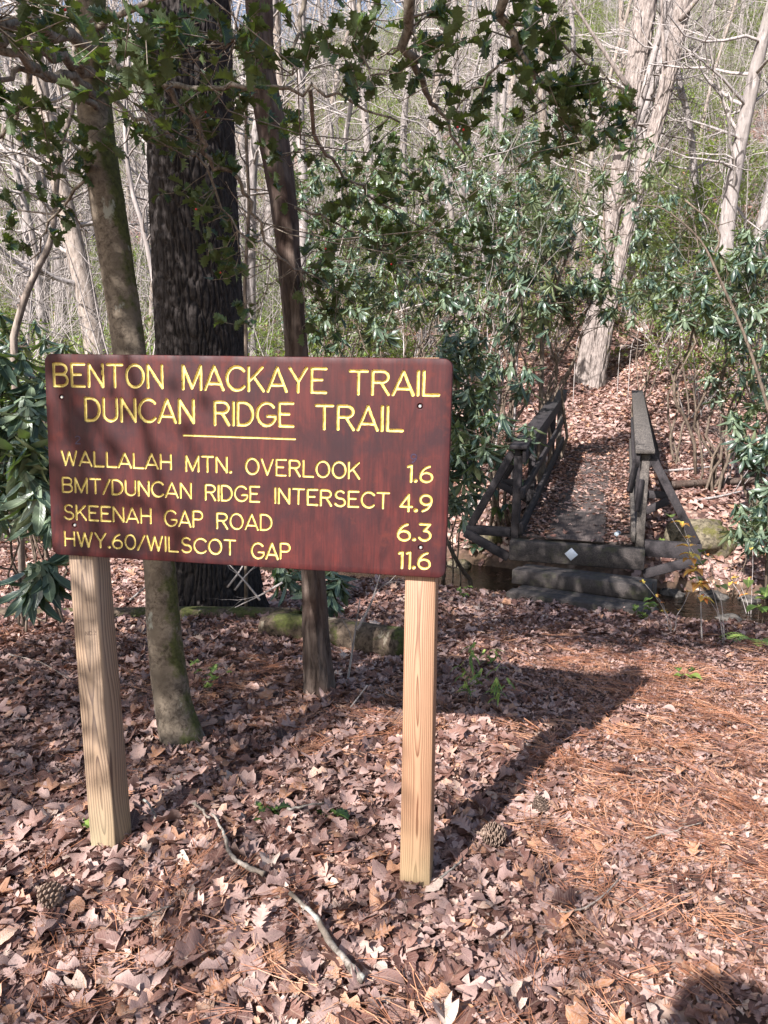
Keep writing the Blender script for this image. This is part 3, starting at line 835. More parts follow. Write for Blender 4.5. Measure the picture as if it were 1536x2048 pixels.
# crushed bottle on the deck
def bottle():
    t = thing('plastic_bottle', 'crushed clear plastic bottle lying on the bridge deck', 'bottle')
    mb = MB(); prof = [(0, 0.0), (.02, .001), (.029, .008), (.031, .04), (.027, .06), (.031, .085), (.025, .10), (.03, .125), (.024, .15), (.011, .172), (.0105, .185)]
    P = [(0, y, 0.03) for r, y in prof]; mb.tube(P, [max(r, .001) for r, y in prof], 14, cap=False)
    Vb = np.vstack(mb.V); Vb[:, 0] *= 0.8 + 0.25 * np.sin(Vb[:, 1] * 60); Vb[:, 2] = 0.03 + (Vb[:, 2] - 0.03) * (0.75 + 0.2 * np.cos(Vb[:, 1] * 45)); mb.V = [Vb]
    mb.build('body', M['bottle'], t, smooth=True)
    c = MB(); c.tube([(0, .178, .03), (0, .198, .03)], [.0135, .013], 14); c.build('cap', mat_plain('white_cap_plastic', (.6, .68, .75), .4), t)
    l = MB(); l.tube([(0, .062, .03), (0, .098, .03)], [.0312, .0312], 14, cap=False)
    Vb = np.vstack(l.V); Vb[:, 0] *= 0.86; Vb[:, 2] = 0.03 + (Vb[:, 2] - 0.03) * 0.9; l.V = [Vb]
    l.build('wrapper', mat_plain('pale_blue_wrapper', (.35, .48, .62), .4), t)
    return t
bt = bottle(); lp = Matrix.Rotation(-hd, 4, 'Z') @ Vector((0.42, 0.28, 0)); bt.location = BN + lp + Vector((0, 0, zs(.28) + 0.012)); bt.rotation_euler = (0, 0, -0.5)

# ================================================================== LEAF SHAPES
def leafmesh(half, dt=None, L=1.0, W=0.4, fold=0.15, bend=0.2, roll=0.3, twist=0.0, crumple=0.03, seed=0, cells=2, stem=0.0):
    """leaf along +y, face up +z; half = half widths at even stations"""
    rs = np.random.RandomState(seed); n = len(half); t = np.linspace(0, 1, n)
    dt = np.zeros(n) if dt is None else np.asarray(dt)
    us = np.linspace(-1, 1, cells + 1)
    Vv = np.zeros((n, cells + 1, 3)); uv = np.zeros((n, cells + 1, 2))
    for a, u in enumerate(us):
        h = np.asarray(half) * (1 + (rs.uniform(-.12, .12, n) if abs(u) == 1 else 0))
        x = u * h * W; y = (t + dt * abs(u)) * L
        z = fold * abs(u) * np.asarray(half) * W + bend * L * ((t - .5) ** 2 - .25) + roll * (x ** 2) / W * np.sign(roll) * abs(roll) * 4 * 0.5
        z = z + rs.normal(0, crumple * L, n) * (0.4 + 0.6 * abs(u))
        an = twist * (t - .5); x2 = x * np.cos(an) - z * np.sin(an); z2 = x * np.sin(an) + z * np.cos(an)
        Vv[:, a, 0] = x2; Vv[:, a, 1] = y; Vv[:, a, 2] = z2; uv[:, a, 0] = u * np.minimum(1, h + .15); uv[:, a, 1] = t + dt * abs(u)
    k = cells + 1; i = (np.arange(n - 1)[:, None] * k + np.arange(cells)[None]).ravel()
    Q = np.stack([i, i + 1, i + k + 1, i + k], 1)
    Vv = Vv.reshape(-1, 3); uv = uv.reshape(-1, 2)
    if stem:
        b = len(Vv); Vv = np.vstack([Vv, [[-.006, -stem * L, 0.01], [.006, -stem * L, .01], [.008, 0.02, 0], [-.008, .02, 0]]]); uv = np.vstack([uv, np.zeros((4, 2))])
        Q = np.vstack([Q, [[b, b + 1, b + 2, b + 3]]])
    return Vv, Q, uv
OAK = ([.01, .05, .22, .50, .22, .72, .30, .95, .36, 1.0, .34, .62, .22, .30, .02], [0, 0, 0, .05, 0, .06, 0, .07, 0, .07, .0, .04, 0, 0, 0])
ROAK = ([.01, .04, .15, .60, .16, .22, .95, .20, .26, 1.0, .22, .2, .55, .12, .01], [0, 0, 0, .10, -.02, -.02, .12, -.02, -.02, .12, 0, 0, .08, 0, 0])
POP = ([.02, .5, .85, .95, 1.0, .78, .62, .66, .80, .50, .30], [-.02, -.04, -.02, 0, .02, 0, 0, .02, .08, .04, -.06])
BEECH = ([.01, .28, .56, .78, .92, 1.0, .97, .86, .66, .40, .02], None)
MAPLE = ([.03, .35, .85, .45, 1.0, 1.15, .42, .50, .62, .24, .01], [-.02, -.08, -.12, 0, .06, .14, 0, .05, .10, 0, 0])
SCRAP = ([.15, .7, 1.0, .5, .8, .3], None)
def vcol(name, items, mat):
    col = bpy.data.collections.new(name)
    for k, (V_, Q_, uv_) in enumerate(items):
        me = mesh_np(name, V_, Q_, None, mat, uv_)
        o = bpy.data.objects.new('%s_%03d' % (name, k), me); col.objects.link(o)
    return col
kinds = []
sd = 0
for shp, Wd, wgt in ((OAK, .34, 2), (ROAK, .38, 1), (POP, .42, 3), (BEECH, .27, 6), (MAPLE, .46, 1), (SCRAP, .3, 5)):
    for v in range(wgt):
        sd += 1; rs = np.random.RandomState(sd)
        kinds.append(leafmesh(shp[0], shp[1], 1.0, Wd, rs.uniform(-.3, .4), rs.uniform(-.7, .4), rs.uniform(-.7, .7), rs.uniform(-.7, .7), .016 + .012 * (v % 2), sd, 2, .12))
litter_col = vcol('dead_leaf_shape', kinds, M['litter_i'])

def euler_from(nrm, yaw):
    """XYZ euler so that local z -> nrm, with yaw"""
    n = nrm / np.linalg.norm(nrm, axis=1)[:, None]
    y = np.stack([np.sin(yaw), np.cos(yaw), np.zeros_like(yaw)], 1)
    x = np.cross(y, n); x /= np.linalg.norm(x, axis=1)[:, None] + 1e-9
    y = np.cross(n, x)
    # R = [x y n] columns
    r20, r21, r22 = x[:, 2], y[:, 2], n[:, 2]
    r10, r00 = x[:, 1], x[:, 0]
    ey = np.arcsin(np.clip(-r20, -1, 1)); ex = np.arctan2(r21, r22); ez = np.arctan2(r10, r00)
    return np.stack([ex, ey, ez], 1), np.stack([x, y, n], 2)
_gn = {}
def gn_tree(col):
    if col.name in _gn: return _gn[col.name]
    g = bpy.data.node_groups.new('scatter_' + col.name, 'GeometryNodeTree')
    g.interface.new_socket('Geometry', in_out='INPUT', socket_type='NodeSocketGeometry'); g.interface.new_socket('Geometry', in_out='OUTPUT', socket_type='NodeSocketGeometry')
    gi = g.nodes.new('NodeGroupInput'); go = g.nodes.new('NodeGroupOutput'); ip = g.nodes.new('GeometryNodeInstanceOnPoints'); ci = g.nodes.new('GeometryNodeCollectionInfo')
    ci.inputs['Collection'].default_value = col; ci.inputs['Separate Children'].default_value = True; ci.inputs['Reset Children'].default_value = True
    def attr(nm, typ):
        a = g.nodes.new('GeometryNodeInputNamedAttribute'); a.data_type = typ; a.inputs['Name'].default_value = nm; return a.outputs['Attribute']
    er = g.nodes.new('FunctionNodeEulerToRotation')
    g.links.new(attr('rot', 'FLOAT_VECTOR'), er.inputs[0]); g.links.new(er.outputs[0], ip.inputs['Rotation'])
    g.links.new(attr('scl', 'FLOAT_VECTOR'), ip.inputs['Scale']); g.links.new(attr('idx', 'INT'), ip.inputs['Instance Index'])
    ip.inputs['Pick Instance'].default_value = True
    g.links.new(gi.outputs[0], ip.inputs['Points']); g.links.new(ci.outputs[0], ip.inputs['Instance']); g.links.new(ip.outputs[0], go.inputs[0])
    _gn[col.name] = g; return g
def scatter(name, P, rot, scl, tint, idx, col, parent=None):
    me = bpy.data.meshes.new(name); me.vertices.add(len(P)); me.vertices.foreach_set('co', np.asarray(P, np.float32).ravel())
    for nm, typ, d, f in (('rot', 'FLOAT_VECTOR', rot, 'vector'), ('scl', 'FLOAT_VECTOR', scl, 'vector'), ('tint', 'FLOAT', tint, 'value'), ('idx', 'INT', idx, 'value')):
        a = me.attributes.new(nm, typ, 'POINT'); a.data.foreach_set(f, np.asarray(d, np.int32 if typ == 'INT' else np.float32).ravel())
    o = link(name, me, parent); md = o.modifiers.new('scatter', 'NODES'); md.node_group = gn_tree(col)
    o['kind'] = 'stuff'; return o

# ================================================================== LEAF LITTER
R_ = np.random.RandomState(11)
def wedge(n, d0, d1, marg=0.6, half=0.56):
    d = np.sqrt(R_.uniform(d0 ** 2, d1 ** 2, n)); x = R_.uniform(-1, 1, n) * (half * d + marg); return x, np.sqrt(np.maximum(d * d - x * x * 0, 0))
def normals(x, y, e=0.03):
    zx = (H(x + e, y) - H(x - e, y)) / (2 * e); zy = (H(x, y + e) - H(x, y - e)) / (2 * e)
    n = np.stack([-zx, -zy, np.ones_like(x)], 1); return n
def pathness(x, y):      # 1 on the trodden path that runs up to the bridge
    cx = 1.35 + 0.07 * y + np.where(y < 2.5, (y - 2.5) * 0.05, 0)
    return 1 - sstep(0.55, 1.15, np.abs(x - cx) * np.where(x > cx, 0.55, 1.0) + 0.15 * vnoise(x * 2, y * 2, 8))
def tints(n, x, y, warm=0):
    patch = vnoise(x * 1.2, y * 1.2, 5) * 0.07
    t = R_.beta(1.7, 1.5, n) * 0.98 + patch; return np.clip(t, 0.01, 0.99)
def litter(name, n, d0, d1, s0, s1, tilt, lift, marg=0.6):
    x, y = wedge(n, d0, d1, marg)
    t = np.abs((y - stream_y(np.clip(x, -14, 14))) * 0.86)
    keep = (t > 1.22) | (R_.rand(n) < 0.10)
    # under the deck
    dx = x - BN.x; dy = y - BN.y; lx = dx * math.cos(hd) - dy * math.sin(hd); ly = dx * math.sin(hd) + dy * math.cos(hd)
    keep &= ~((abs(lx) < 0.6) & (ly > 0.3) & (ly < BL - 0.2))
    pth = pathness(x, y) * (y < 5)
    keep &= R_.rand(n) > 0.15 * pth
    x, y, pth = x[keep], y[keep], pth[keep]; n = len(x)
    nr = normals(x, y) + R_.normal(0, 1, (n, 3)) * (tilt * (1 - 0.55 * pth))[:, None] * [1, 1, 0]
    e, _ = euler_from(nr, R_.uniform(0, 2 * PI, n))
    s = R_.uniform(s0, s1, n) * (1 - 0.38 * pth) * np.where(R_.rand(n) < 0.12, 1.25, 1)
    z = H(x, y) + R_.uniform(0, lift, n) * (1 - 0.6 * pth) + 0.004
    tn = tints(n, x, y)
    o = scatter(name, np.stack([x, y, z], 1), e, np.stack([s, s, s * R_.uniform(.5, 1.1, n)], 1), tn, R_.randint(0, len(kinds), n), litter_col)
    return o
litter('leaf_litter', 46000, 1.05, 4.6, 0.028, 0.078, 0.20, 0.026, 0.5)
litter('leaf_litter', 56000, 4.6, 9.5, 0.05, 0.095, 0.26, 0.03)
litter('leaf_litter', 60000, 9.5, 22, 0.085, 0.14, 0.3, 0.04)
litter('leaf_litter', 36000, 22, 60, 0.16, 0.28, 0.40, 0.05)

# crumbled bits between the leaves
x, y = wedge(26000, 1.05, 4.2, .4); n = len(x)
e, _ = euler_from(normals(x, y) + R_.normal(0, .35, (n, 3)) * [1, 1, 0], R_.uniform(0, 6.28, n)); s = R_.uniform(.010, .032, n)
scatter('crumbled_leaf_bits', np.stack([x, y, H(x, y) + .006 + R_.uniform(0, .030, n) * (1 - .4 * pathness(x, y))], 1), e, np.stack([s * .8, s, s], 1), tints(n, x, y), R_.randint(0, len(kinds), n), litter_col)

# leaves lying on the bridge deck
n = 3800; lx = R_.uniform(-0.57, 0.57, n); ly = R_.uniform(0.05, BL + 0.1, n)
on = np.abs(lx + 0.02) < 0.29
dens = np.where(on, np.clip((ly - 0.9) / 3.6, 0.03, 0.55) + 0.3 * (vnoise(lx * 3, ly * 1.6, 4) > 0.25) * (ly > 1), 1.0)
k = R_.rand(n) < dens; lx, ly, on = lx[k], ly[k], on[k]; n = len(lx)
P = np.stack([BN.x + lx * math.cos(hd) + ly * math.sin(hd), BN.y - lx * math.sin(hd) + ly * math.cos(hd), BN.z + ly * SLP + 0.004 + np.where(on, 0.024, R_.uniform(0, .03, n))], 1)
e, _ = euler_from(np.array([[0, 0, 1.0]]) + R_.normal(0, .22, (n, 3)) * [1, 1, 0], R_.uniform(0, 6.28, n)); s = R_.uniform(.05, .09, n)
scatter('fallen_leaves_on_deck', P, e, np.stack([s, s, s * .7], 1), np.clip(R_.beta(2.2, 1.6, n), 0, .95), R_.randint(0, len(kinds), n), litter_col)

# pine needles, three sided bundles thrown about
def needles(seed, cnt=9):
    rs = np.random.RandomState(seed); mb = MB()
    for k in range(cnt):
        a = rs.normal(0, .55); L = rs.uniform(.7, 1.0); c = rs.normal(0, .25); x0, y0 = rs.normal(0, .12, 2)
        pts = []
        for t in (0, .35, .7, 1.0):
            aa = a + c * t; pts.append((x0 + math.sin(aa) * L * t, y0 + math.cos(aa) * L * t, 0.03 + rs.uniform(0, .06) + rs.normal(0, .01)))
        pts = np.array(pts); d = np.gradient(pts, axis=0); nn = np.stack([-d[:, 1], d[:, 0], rs.uniform(-.3, .3) * np.ones(4)], 1); nn /= np.linalg.norm(nn, axis=1)[:, None]; nn *= 0.0052
        Vn = np.vstack([pts - nn, pts + nn]); mb.add(Vn, [[0, 1, 5, 4], [1, 2, 6, 5], [2, 3, 7, 6]])
    return np.vstack(mb.V), np.vstack(mb.Q), np.vstack(mb.uv)
needle_col = vcol('needle_bundle', [needles(k) for k in range(7)], M['needle'])
n = 15000; x, y = wedge(n, 1.05, 5.6, .5)
dn = np.clip(0.10 + 0.62 * pathness(x, y) * (1 - sstep(2.8, 4.8, y)) + 0.5 * (vnoise(x * 1.7 + 9, y * 1.7, 21) > 0.35), 0, 1) * (0.35 + 0.65 * (vnoise(x * 2.6, y * 2.6, 31) > -0.25))
k = R_.rand(n) < dn * 0.6; x, y = x[k], y[k]; n = len(x)
nr = normals(x, y) + R_.normal(0, .10, (n, 3)) * [1, 1, 0]; e, _ = euler_from(nr, R_.uniform(0, 6.28, n)); s = R_.uniform(.10, .17, n)
scatter('pine_needles', np.stack([x, y, H(x, y) + 0.012 + R_.uniform(0, .03, n)], 1), e, np.stack([s, s, s], 1), R_.rand(n), R_.randint(0, 7, n), needle_col)

# the biggest leaves lying on top close to the camera: each one a thing
SK = [('oak leaf', OAK, .34, .105), ('pointed red oak leaf', ROAK, .38, .11), ('tulip poplar leaf', POP, .42, .10), ('beech leaf', BEECH, .27, .085), ('maple leaf', MAPLE, .46, .085)]
smesh = {}
for k, (nm, shp, Wd, L) in enumerate(SK):
    for v in range(4):
        rs = np.random.RandomState(90 + k * 7 + v)
        V_, Q_, uv_ = leafmesh(shp[0], shp[1], L, Wd * L, rs.uniform(-.3, .5), rs.uniform(-.7, .4), rs.uniform(-.5, .5), rs.uniform(-.7, .7), .016, 300 + k * 7 + v, 2, .15)
        smesh[(k, v)] = mesh_np('fallen_leaf', V_, Q_, None, M['litter_p'], uv_)
cols = [('pale', .88), ('reddish brown', .36), ('greyish pink', .66), ('dark brown', .14), ('rusty orange', .90)]
cols[4] = ('rusty orange', .42)
n = 270; x, y = wedge(n, 1.15, 3.4, .1, .5)
nr = normals(x, y) + R_.normal(0, .25, (n, 3)) * [1, 1, 0]; e, _ = euler_from(nr, R_.uniform(0, 6.28, n)); z = H(x, y)
for j in range(n):
    k = int(R_.choice(5, p=[.32, .1, .2, .25, .13])); v = R_.randint(4); c = int(R_.choice(5, p=[.27, .2, .3, .13, .1]))
    o = link('fallen_leaf', smesh[(k, v)], None, (x[j], y[j], z[j] + .030)); o.rotation_euler = e[j]; s = R_.uniform(.6, .98); o.scale = (s, s, s)
    o['tint'] = float(cols[c][1])
    side = 'on path beside sign' if x[j] > .3 else ('in front of sign' if y[j] < 1.9 else 'behind the sign')
    sz = 'small' if s < .73 else ('large' if s > .86 else 'mid-sized')
    tag(o, '%s loose %s %s %s' % (sz, cols[c][0], SK[k][0], side), 'leaf', '%s %s %s pieces %s' % (sz, cols[c][0], SK[k][0], side))

# ================================================================== TREES CLOSE BY
def px_path(pts):          # (px, py, Y) -> world points
    return np.array([atY(*p) for p in pts])
def catmull(P, k=4):
    P = np.asarray(P, float); Q = np.vstack([2 * P[0] - P[1], P, 2 * P[-1] - P[-2]]); out = []
    for i in range(1, len(Q) - 2):
        p0, p1, p2, p3 = Q[i - 1], Q[i], Q[i + 1], Q[i + 2]
        for t in np.arange(k) / k:
            out.append(.5 * ((2 * p1) + (-p0 + p2) * t + (2 * p0 - 5 * p1 + 4 * p2 - p3) * t * t + (-p0 + 3 * p1 - 3 * p2 + p3) * t ** 3))
    out.append(P[-1]); return np.array(out)
def trunk_mesh(P, R, k, disp=None, seg=None):
    """dense trunk surface with relief; P in local space"""
    P = np.asarray(P, float); L = np.concatenate([[0], np.cumsum(np.linalg.norm(np.diff(P, axis=0), axis=1))])
    n = seg; s = np.linspace(0, L[-1], n)
    Pn = np.stack([np.interp(s, L, P[:, i]) for i in range(3)], 1); Rn = np.interp(s, L, R)
    a = np.arange(k) / k * 2 * PI
    A, S = np.meshgrid(a, s)
    D = disp(A, S, Rn[:, None]) if disp else 0
    rr = Rn[:, None] + D
    V = np.stack([Pn[:, None, 0] + rr * np.cos(A), Pn[:, None, 1] + rr * np.sin(A), Pn[:, None, 2] + 0 * A], -1).reshape(-1, 3)
    i = np.arange(n - 1)[:, None] * k; j = np.arange(k)[None]; j2 = (j + 1) % k
    Q = np.stack([i + j, i + j2, i + k + j2, i + k + j], -1).reshape(-1, 4)
    return V, Q
def worley(x, y, seed=0):
    xi = np.floor(x).astype(np.int64); yi = np.floor(y).astype(np.int64)
    f1 = np.full(x.shape, 9.0); f2 = np.full(x.shape, 9.0)
    def h(a, b, s):
        n = (a * 374761393 + b * 668265263 + (seed + s) * 974634777) & 0xffffffff
        n = ((n ^ (n >> 13)) * 1274126177) & 0xffffffff
        return ((n ^ (n >> 16)) & 0xffff) / 65536.0
    for dx in (-1, 0, 1):
        for dy in (-1, 0, 1):
            cx, cy = xi + dx, yi + dy
            d = np.hypot(cx + h(cx, cy, 1) - x, cy + h(cx, cy, 7) - y)
            f2 = np.where(d < f1, f1, np.minimum(f2, d)); f1 = np.minimum(f1, d)
    return f1, f2
def ring_noise(A, S, fx, fy, seed):       # noise that closes round the trunk
    return 0.5 * (vnoise(np.cos(A) * fx + 30, S * fy + np.sin(A) * fx, seed) + vnoise(np.sin(A) * fx + 70, S * fy + 13, seed + 1))

# --- big pine behind the sign
pb = atZ(417, 1180, -0.1)
PXP = 0.345
def pine_disp(A, S, R):
    u = A / (2 * PI) * 60; u = u + 1.6 * ring_noise(A, S, 4, 2.2, 4) + .5 * ring_noise(A, S, 12, 7, 14)
    f1, f2 = worley(np.mod(u, 60), S * 4.2 + 0.5 * ring_noise(A, S, 6, 5, 6), 5)
    e1, e2 = worley(np.mod(u * 2.1, 126), S * 13.0 + 3, 15)
    g = sstep(0.02, 0.30, f2 - f1) * (.72 + .28 * sstep(0.0, .25, e2 - e1))
    flare = 0.20 * np.exp(-S / 0.35) * (1 + 0.35 * np.sin(A * 5 + 1))
    return 0.024 * g + 0.005 * ring_noise(A, S, 22, 26, 3) + flare * R * 1.1 - 0.012
pine_pts = [(0, 0, -0.15), (-.02, 0, 1.6), (-.075, 0, 3.2), (-.10, 0, 4.6), (-.12, 0, 5.6)]
Vp, Qp = trunk_mesh(pine_pts, np.array([.375, .338, .318, .305, .30]), 360, pine_disp, 440)
pine = thing('pine_tree', 'massive dark pine with deeply furrowed bark behind the sign', 'tree', (pb.x, pb.y, pb.z))
link('trunk', mesh_np('trunk', Vp, Qp, None, M['pine_bark']), pine)

# --- leaning mossy holly whose trunk shows left of the pine
hp = px_path([(372, 1512, 2.86), (345, 1400, 2.88), (328, 1250, 2.90), (318, 1130, 2.93), (285, 900, 2.96), (262, 720, 2.99), (222, 450, 3.03), (192, 240, 3.05), (182, 60, 3.08), (180, -160, 3.12), (176, -420, 3.15)])
hb = Vector(hp[0]); hb.z = Hs(hb.x, hb.y)
holly = thing('holly_tree', 'leaning holly with a smooth lichen spotted trunk and spiny leaves overhanging the sign', 'tree', hb)
hl = hp - np.array(hb)
hl = np.vstack([hl[0] - np.array([-0.01, 0, 0.1]), hl])
hr = np.array([.105, .092, .072, .066, .062, .061, .062, .066, .064, .058, .052, .045])
def holly_disp(A, S, R):
    return 0.004 * ring_noise(A, S, 2.2, 3, 2) + 0.0022 * ring_noise(A, S, 7, 14, 9) + 0.03 * np.exp(-S / .12) * (1 + .5 * np.sin(3 * A))
Vp, Qp = trunk_mesh(catmull(hl, 5), np.interp(np.linspace(0, 11, len(catmull(hl, 5))), np.arange(12), hr), 48, holly_disp, 260)
link('trunk', mesh_np('trunk', Vp, Qp, None, M['holly_bark']), holly)

# --- dead snag
sp_ = px_path([(640, 1392, 3.42), (632, 1280, 3.42), (628, 1160, 3.43), (610, 900, 3.45), (596, 720, 3.47), (580, 540, 3.5), (566, 400, 3.52), (545, 260, 3.55), (524, 130, 3.57), (520, 0, 3.6), (512, -200, 3.64)])
sb = Vector(sp_[0]); sb.z = Hs(sb.x, sb.y)
snag = thing('dead_tree', 'slim dead snag with peeling cracked bark between the pine and the right post', 'tree', sb)
def snag_disp(A, S, R):
    peel = sstep(0.05, .25, ring_noise(A, S, 1.6, 1.3, 40)) * 0.011
    return peel + 0.004 * ring_noise(A, S, 4, 2.0, 22) + 0.003 * ring_noise(A, S, 9, 30, 28) + 0.02 * np.exp(-S / .15) * (1 + .6 * np.sin(4 * A))
sl = sp_ - np.array(sb); sl = np.vstack([sl[0] - [0, 0, .08], sl])
sr = np.array([.072, .062, .056, .053, .050, .048, .053, .056, .062, .056, .055, .05])
Vp, Qp = trunk_mesh(catmull(sl, 5), np.interp(np.linspace(0, 11, len(catmull(sl, 5))), np.arange(12), sr), 56, snag_disp, 300)
link('trunk', mesh_np('trunk', Vp, Qp, None, M['dead_bark']), snag)
mb = MB(); kp = px_path([(528, 140, 3.55), (512, 122, 3.52), (500, 108, 3.5)]) - np.array(sb)
mb.tube(kp, [.045, .03, .016], 10); mb.build('branch_stub', M['dead_bark'], snag, smooth=True)

# --- twin stemmed poplar beyond the bridge
tbx = onG(1175, 765)
poplar = thing('poplar_tree', 'pale twin stemmed tree leaning right at the trail beyond the footbridge', 'tree', tbx)
Yt = tbx.y
def local_path(pts, base): return px_path(pts) - np.array(base)
def pop_disp(A, S, R):
    u = A / (2 * PI) * 22
    f1, f2 = worley(np.mod(u + .8 * vnoise(A * 2, S * 2, 3), 22), S * 1.7, 8)
    return 0.035 * sstep(0.02, .4, f2 - f1) + 0.35 * np.exp(-S / .9) * R * (1 + .45 * np.sin(3 * A + 1)) - .01
for nm, pts, rr in (('trunk', [(1164, 790, Yt), (1184, 660, Yt), (1206, 530, Yt + .1), (1232, 390, Yt + .2), (1258, 230, Yt + .4), (1284, 60, Yt + .6), (1304, -100, Yt + .9), (1340, -400, Yt + 1.3)], [.23, .20, .20, .20, .23, .27, .27, .24]),
                    ('trunk', [(1188, 780, Yt - .3), (1222, 600, Yt - .3), (1256, 450, Yt - .2), (1292, 320, Yt - .1), (1326, 200, Yt), (1352, 80, Yt + .1), (1374, -20, Yt + .2), (1450, -300, Yt + .5)], [.19, .165, .155, .155, .17, .19, .19, .17])):
    P = catmull(local_path(pts, tbx), 4)
    Vp, Qp = trunk_mesh(P, np.interp(np.linspace(0, 7, len(P)), np.arange(8), rr), 90, pop_disp, 230)
    link(nm, mesh_np(nm, Vp, Qp, None, M['poplar_bark']), poplar)
mb = MB(); rs = np.random.RandomState(2)
for (x0, y0, x1, y1, x2, y2) in ((1330, 130, 1325, 60, 1322, -60), (1325, 150, 1310, 300, 1290, 360), (1260, 180, 1180, 60, 1120, -40), (1360, 40, 1440, -60, 1500, -160), (1240, 300, 1170, 230, 1120, 120)):
    P = catmull(local_path([(x0, y0, Yt - .1), (x1, y1, Yt - .2), (x2, y2, Yt - .3)], tbx), 4); mb.tube(P, np.linspace(.07, .02, len(P)), 6)
mb.build('branches', M['poplar_bark'], poplar, smooth=True)

# ================================================================== BRANCHING
def grow(mb, p0, d0, L, r0, rs, depth, wob=.25, kids=(3, 5), ang=.8, up=.1, sides=3, tips=None, n=5, ratio=.55):
    pts = [np.array(p0, float)]; d = np.array(d0, float); d /= np.linalg.norm(d)
    for i in range(n):
        d = d + rs.normal(0, wob, 3) * .6; d[2] += up * .3; d /= np.linalg.norm(d)
        pts.append(pts[-1] + d * L / n)
    pts = np.array(pts); R = np.linspace(r0, r0 * (.35 if depth else .15), n + 1)
    mb.tube(pts, R, max(3, sides), cap=False)
    if depth == 0:
        if tips is not None: tips.append((pts[-1], d))
        return pts
    for k in range(rs.randint(*kids)):
        t = rs.uniform(.3, 1.0); i = min(int(t * n), n - 1); f = t * n - i
        p = pts[i] * (1 - f) + pts[i + 1] * f
        dd = pts[i + 1] - pts[i]; dd /= np.linalg.norm(dd); q = rs.normal(0, 1, 3); q -= dd * q.dot(dd); q /= np.linalg.norm(q) + 1e-9
        nd = dd * math.cos(ang) + q * math.sin(ang) * rs.uniform(.7, 1.2)
        grow(mb, p, nd, L * ratio * rs.uniform(.7, 1.2) * (1.1 - .4 * t), r0 * (1 - .65 * t) * .6, rs, depth - 1, wob, kids, ang, up, 3, tips, max(3, n - 1), ratio)
    return pts

# background hardwoods, five builds shared by many trees
TV = []
for v in range(6):
    rs = np.random.RandomState(40 + v); h = rs.uniform(15, 21); r = (.28, .20, .15, .11, .085, .22)[v]
    P = [np.array([0, 0, -.3])]; d = np.array([rs.normal(0, .05), rs.normal(0, .05), 1.0])
    for i in range(9):
        d[:2] += rs.normal(0, .05, 2); d[2] = 1; P.append(P[-1] + d / np.linalg.norm(d) * (h + .3) / 9)
    P = catmull(np.array(P), 3); t = np.linspace(0, 1, len(P)); Rr = r * (1 - .8 * t) + r * .5 * np.exp(-t * 40)
    def dsp(A, S, R): return .07 * R * ring_noise(A, S, 3, 1.4, v + 3)
    Vt, Qt_ = trunk_mesh(P, Rr, 10, dsp, 60)
    tm = mesh_np('trunk', Vt, Qt_, None, M['grey_bark'] if v % 3 else M['brown_bark'])
    bmb = MB()
    for b in range(40 if v < 3 else 30):
        tt_ = rs.uniform(.12, 1.0) ** .8; i = int(tt_ * (len(P) - 1)); a = rs.uniform(0, 2 * PI)
        grow(bmb, P[i], (math.cos(a), math.sin(a), rs.uniform(-.1, .8)), rs.uniform(1.2, 3.6) * (1.15 - .5 * tt_), r * .22 * (1.2 - tt_) + .010, rs, 2, .33, (3, 5), .8, .15, 3)
    TV.append((tm, bmb.data('branches', M['twig'])))
tcount = 0
def bare_tree(x, y, v, s, rz, lean, label, group=None, thick=1.0):
    t = thing('bare_tree', label, 'tree', (x, y, Hs(x, y)), (lean[0], lean[1], 0), group)
    a = link('trunk', TV[v][0], t); b = link('branches', TV[v][1], t); b['kind'] = 'stuff'
    for o in (a, b): o.rotation_euler = (0, 0, rz)
    a.scale = (s * thick, s * thick, s); b.scale = (s, s, s)
    return t
def place_px(px, py_base, D):          # ground point on that bearing
    d = ray(px, 700); return d.x / d.y * D, D
# trees one can pick out
SPEC = [(212, 17, 0, 1.0, -.03, 'bright sunlit trunk just left of the mossy holly trunk'), (505, 19, 1, .9, .0, 'bright sunlit trunk showing between the pine and the snag'),
        (100, 22, 2, .9, .02, 'thin pale trunk far left behind the crooked sapling'), (40, 26, 3, 1.0, 0, 'slender grey trunk at the far left edge of the hillside'),
        (1475, 24, 5, 1.0, .04, 'tall pale trunk on the slope right of the twin stemmed tree'), (1410, 27, 2, 1.0, -.12, 'leaning pale trunk crossing the taller one on the right slope'),
        (1530, 20, 3, 1.0, .03, 'slender trunk at the right edge of the photo'), (600, 30, 0, 1.0, .0, 'grey trunk high on the hill above the sign middle'),
        (745, 27, 1, 1.0, .04, 'grey trunk behind the overhanging holly sprays'), (835, 33, 0, 1.0, -.04, 'dark topped trunk on the skyline right of centre'),
        (935, 24, 2, 1.0, 0, 'slim pale trunk behind the dark holly cluster'), (985, 30, 5, .9, .03, 'pale trunk between the holly cluster and the twin stemmed tree'),
        (1250, 26, 1, 1.0, 0, 'sunlit trunk directly behind the twin stemmed tree'), (290, 24, 3, .9, .06, 'thin bent trunk between the holly trunk and the pine'),
        (130, 33, 0, 1.0, 0, 'stout grey trunk high on the hill at left'), (1180, 21, 2, .95, .02, 'slim sunlit trunk just left of the twin stemmed tree')]
for (px, D, v, s, ln, lab) in SPEC:
    x, y = place_px(px, 0, D); bare_tree(x, y, v, s, px * .7, (0, ln), lab)
R4 = np.random.RandomState(77); taken = [place_px(p[0], 0, p[1]) for p in SPEC]
cnt = 0
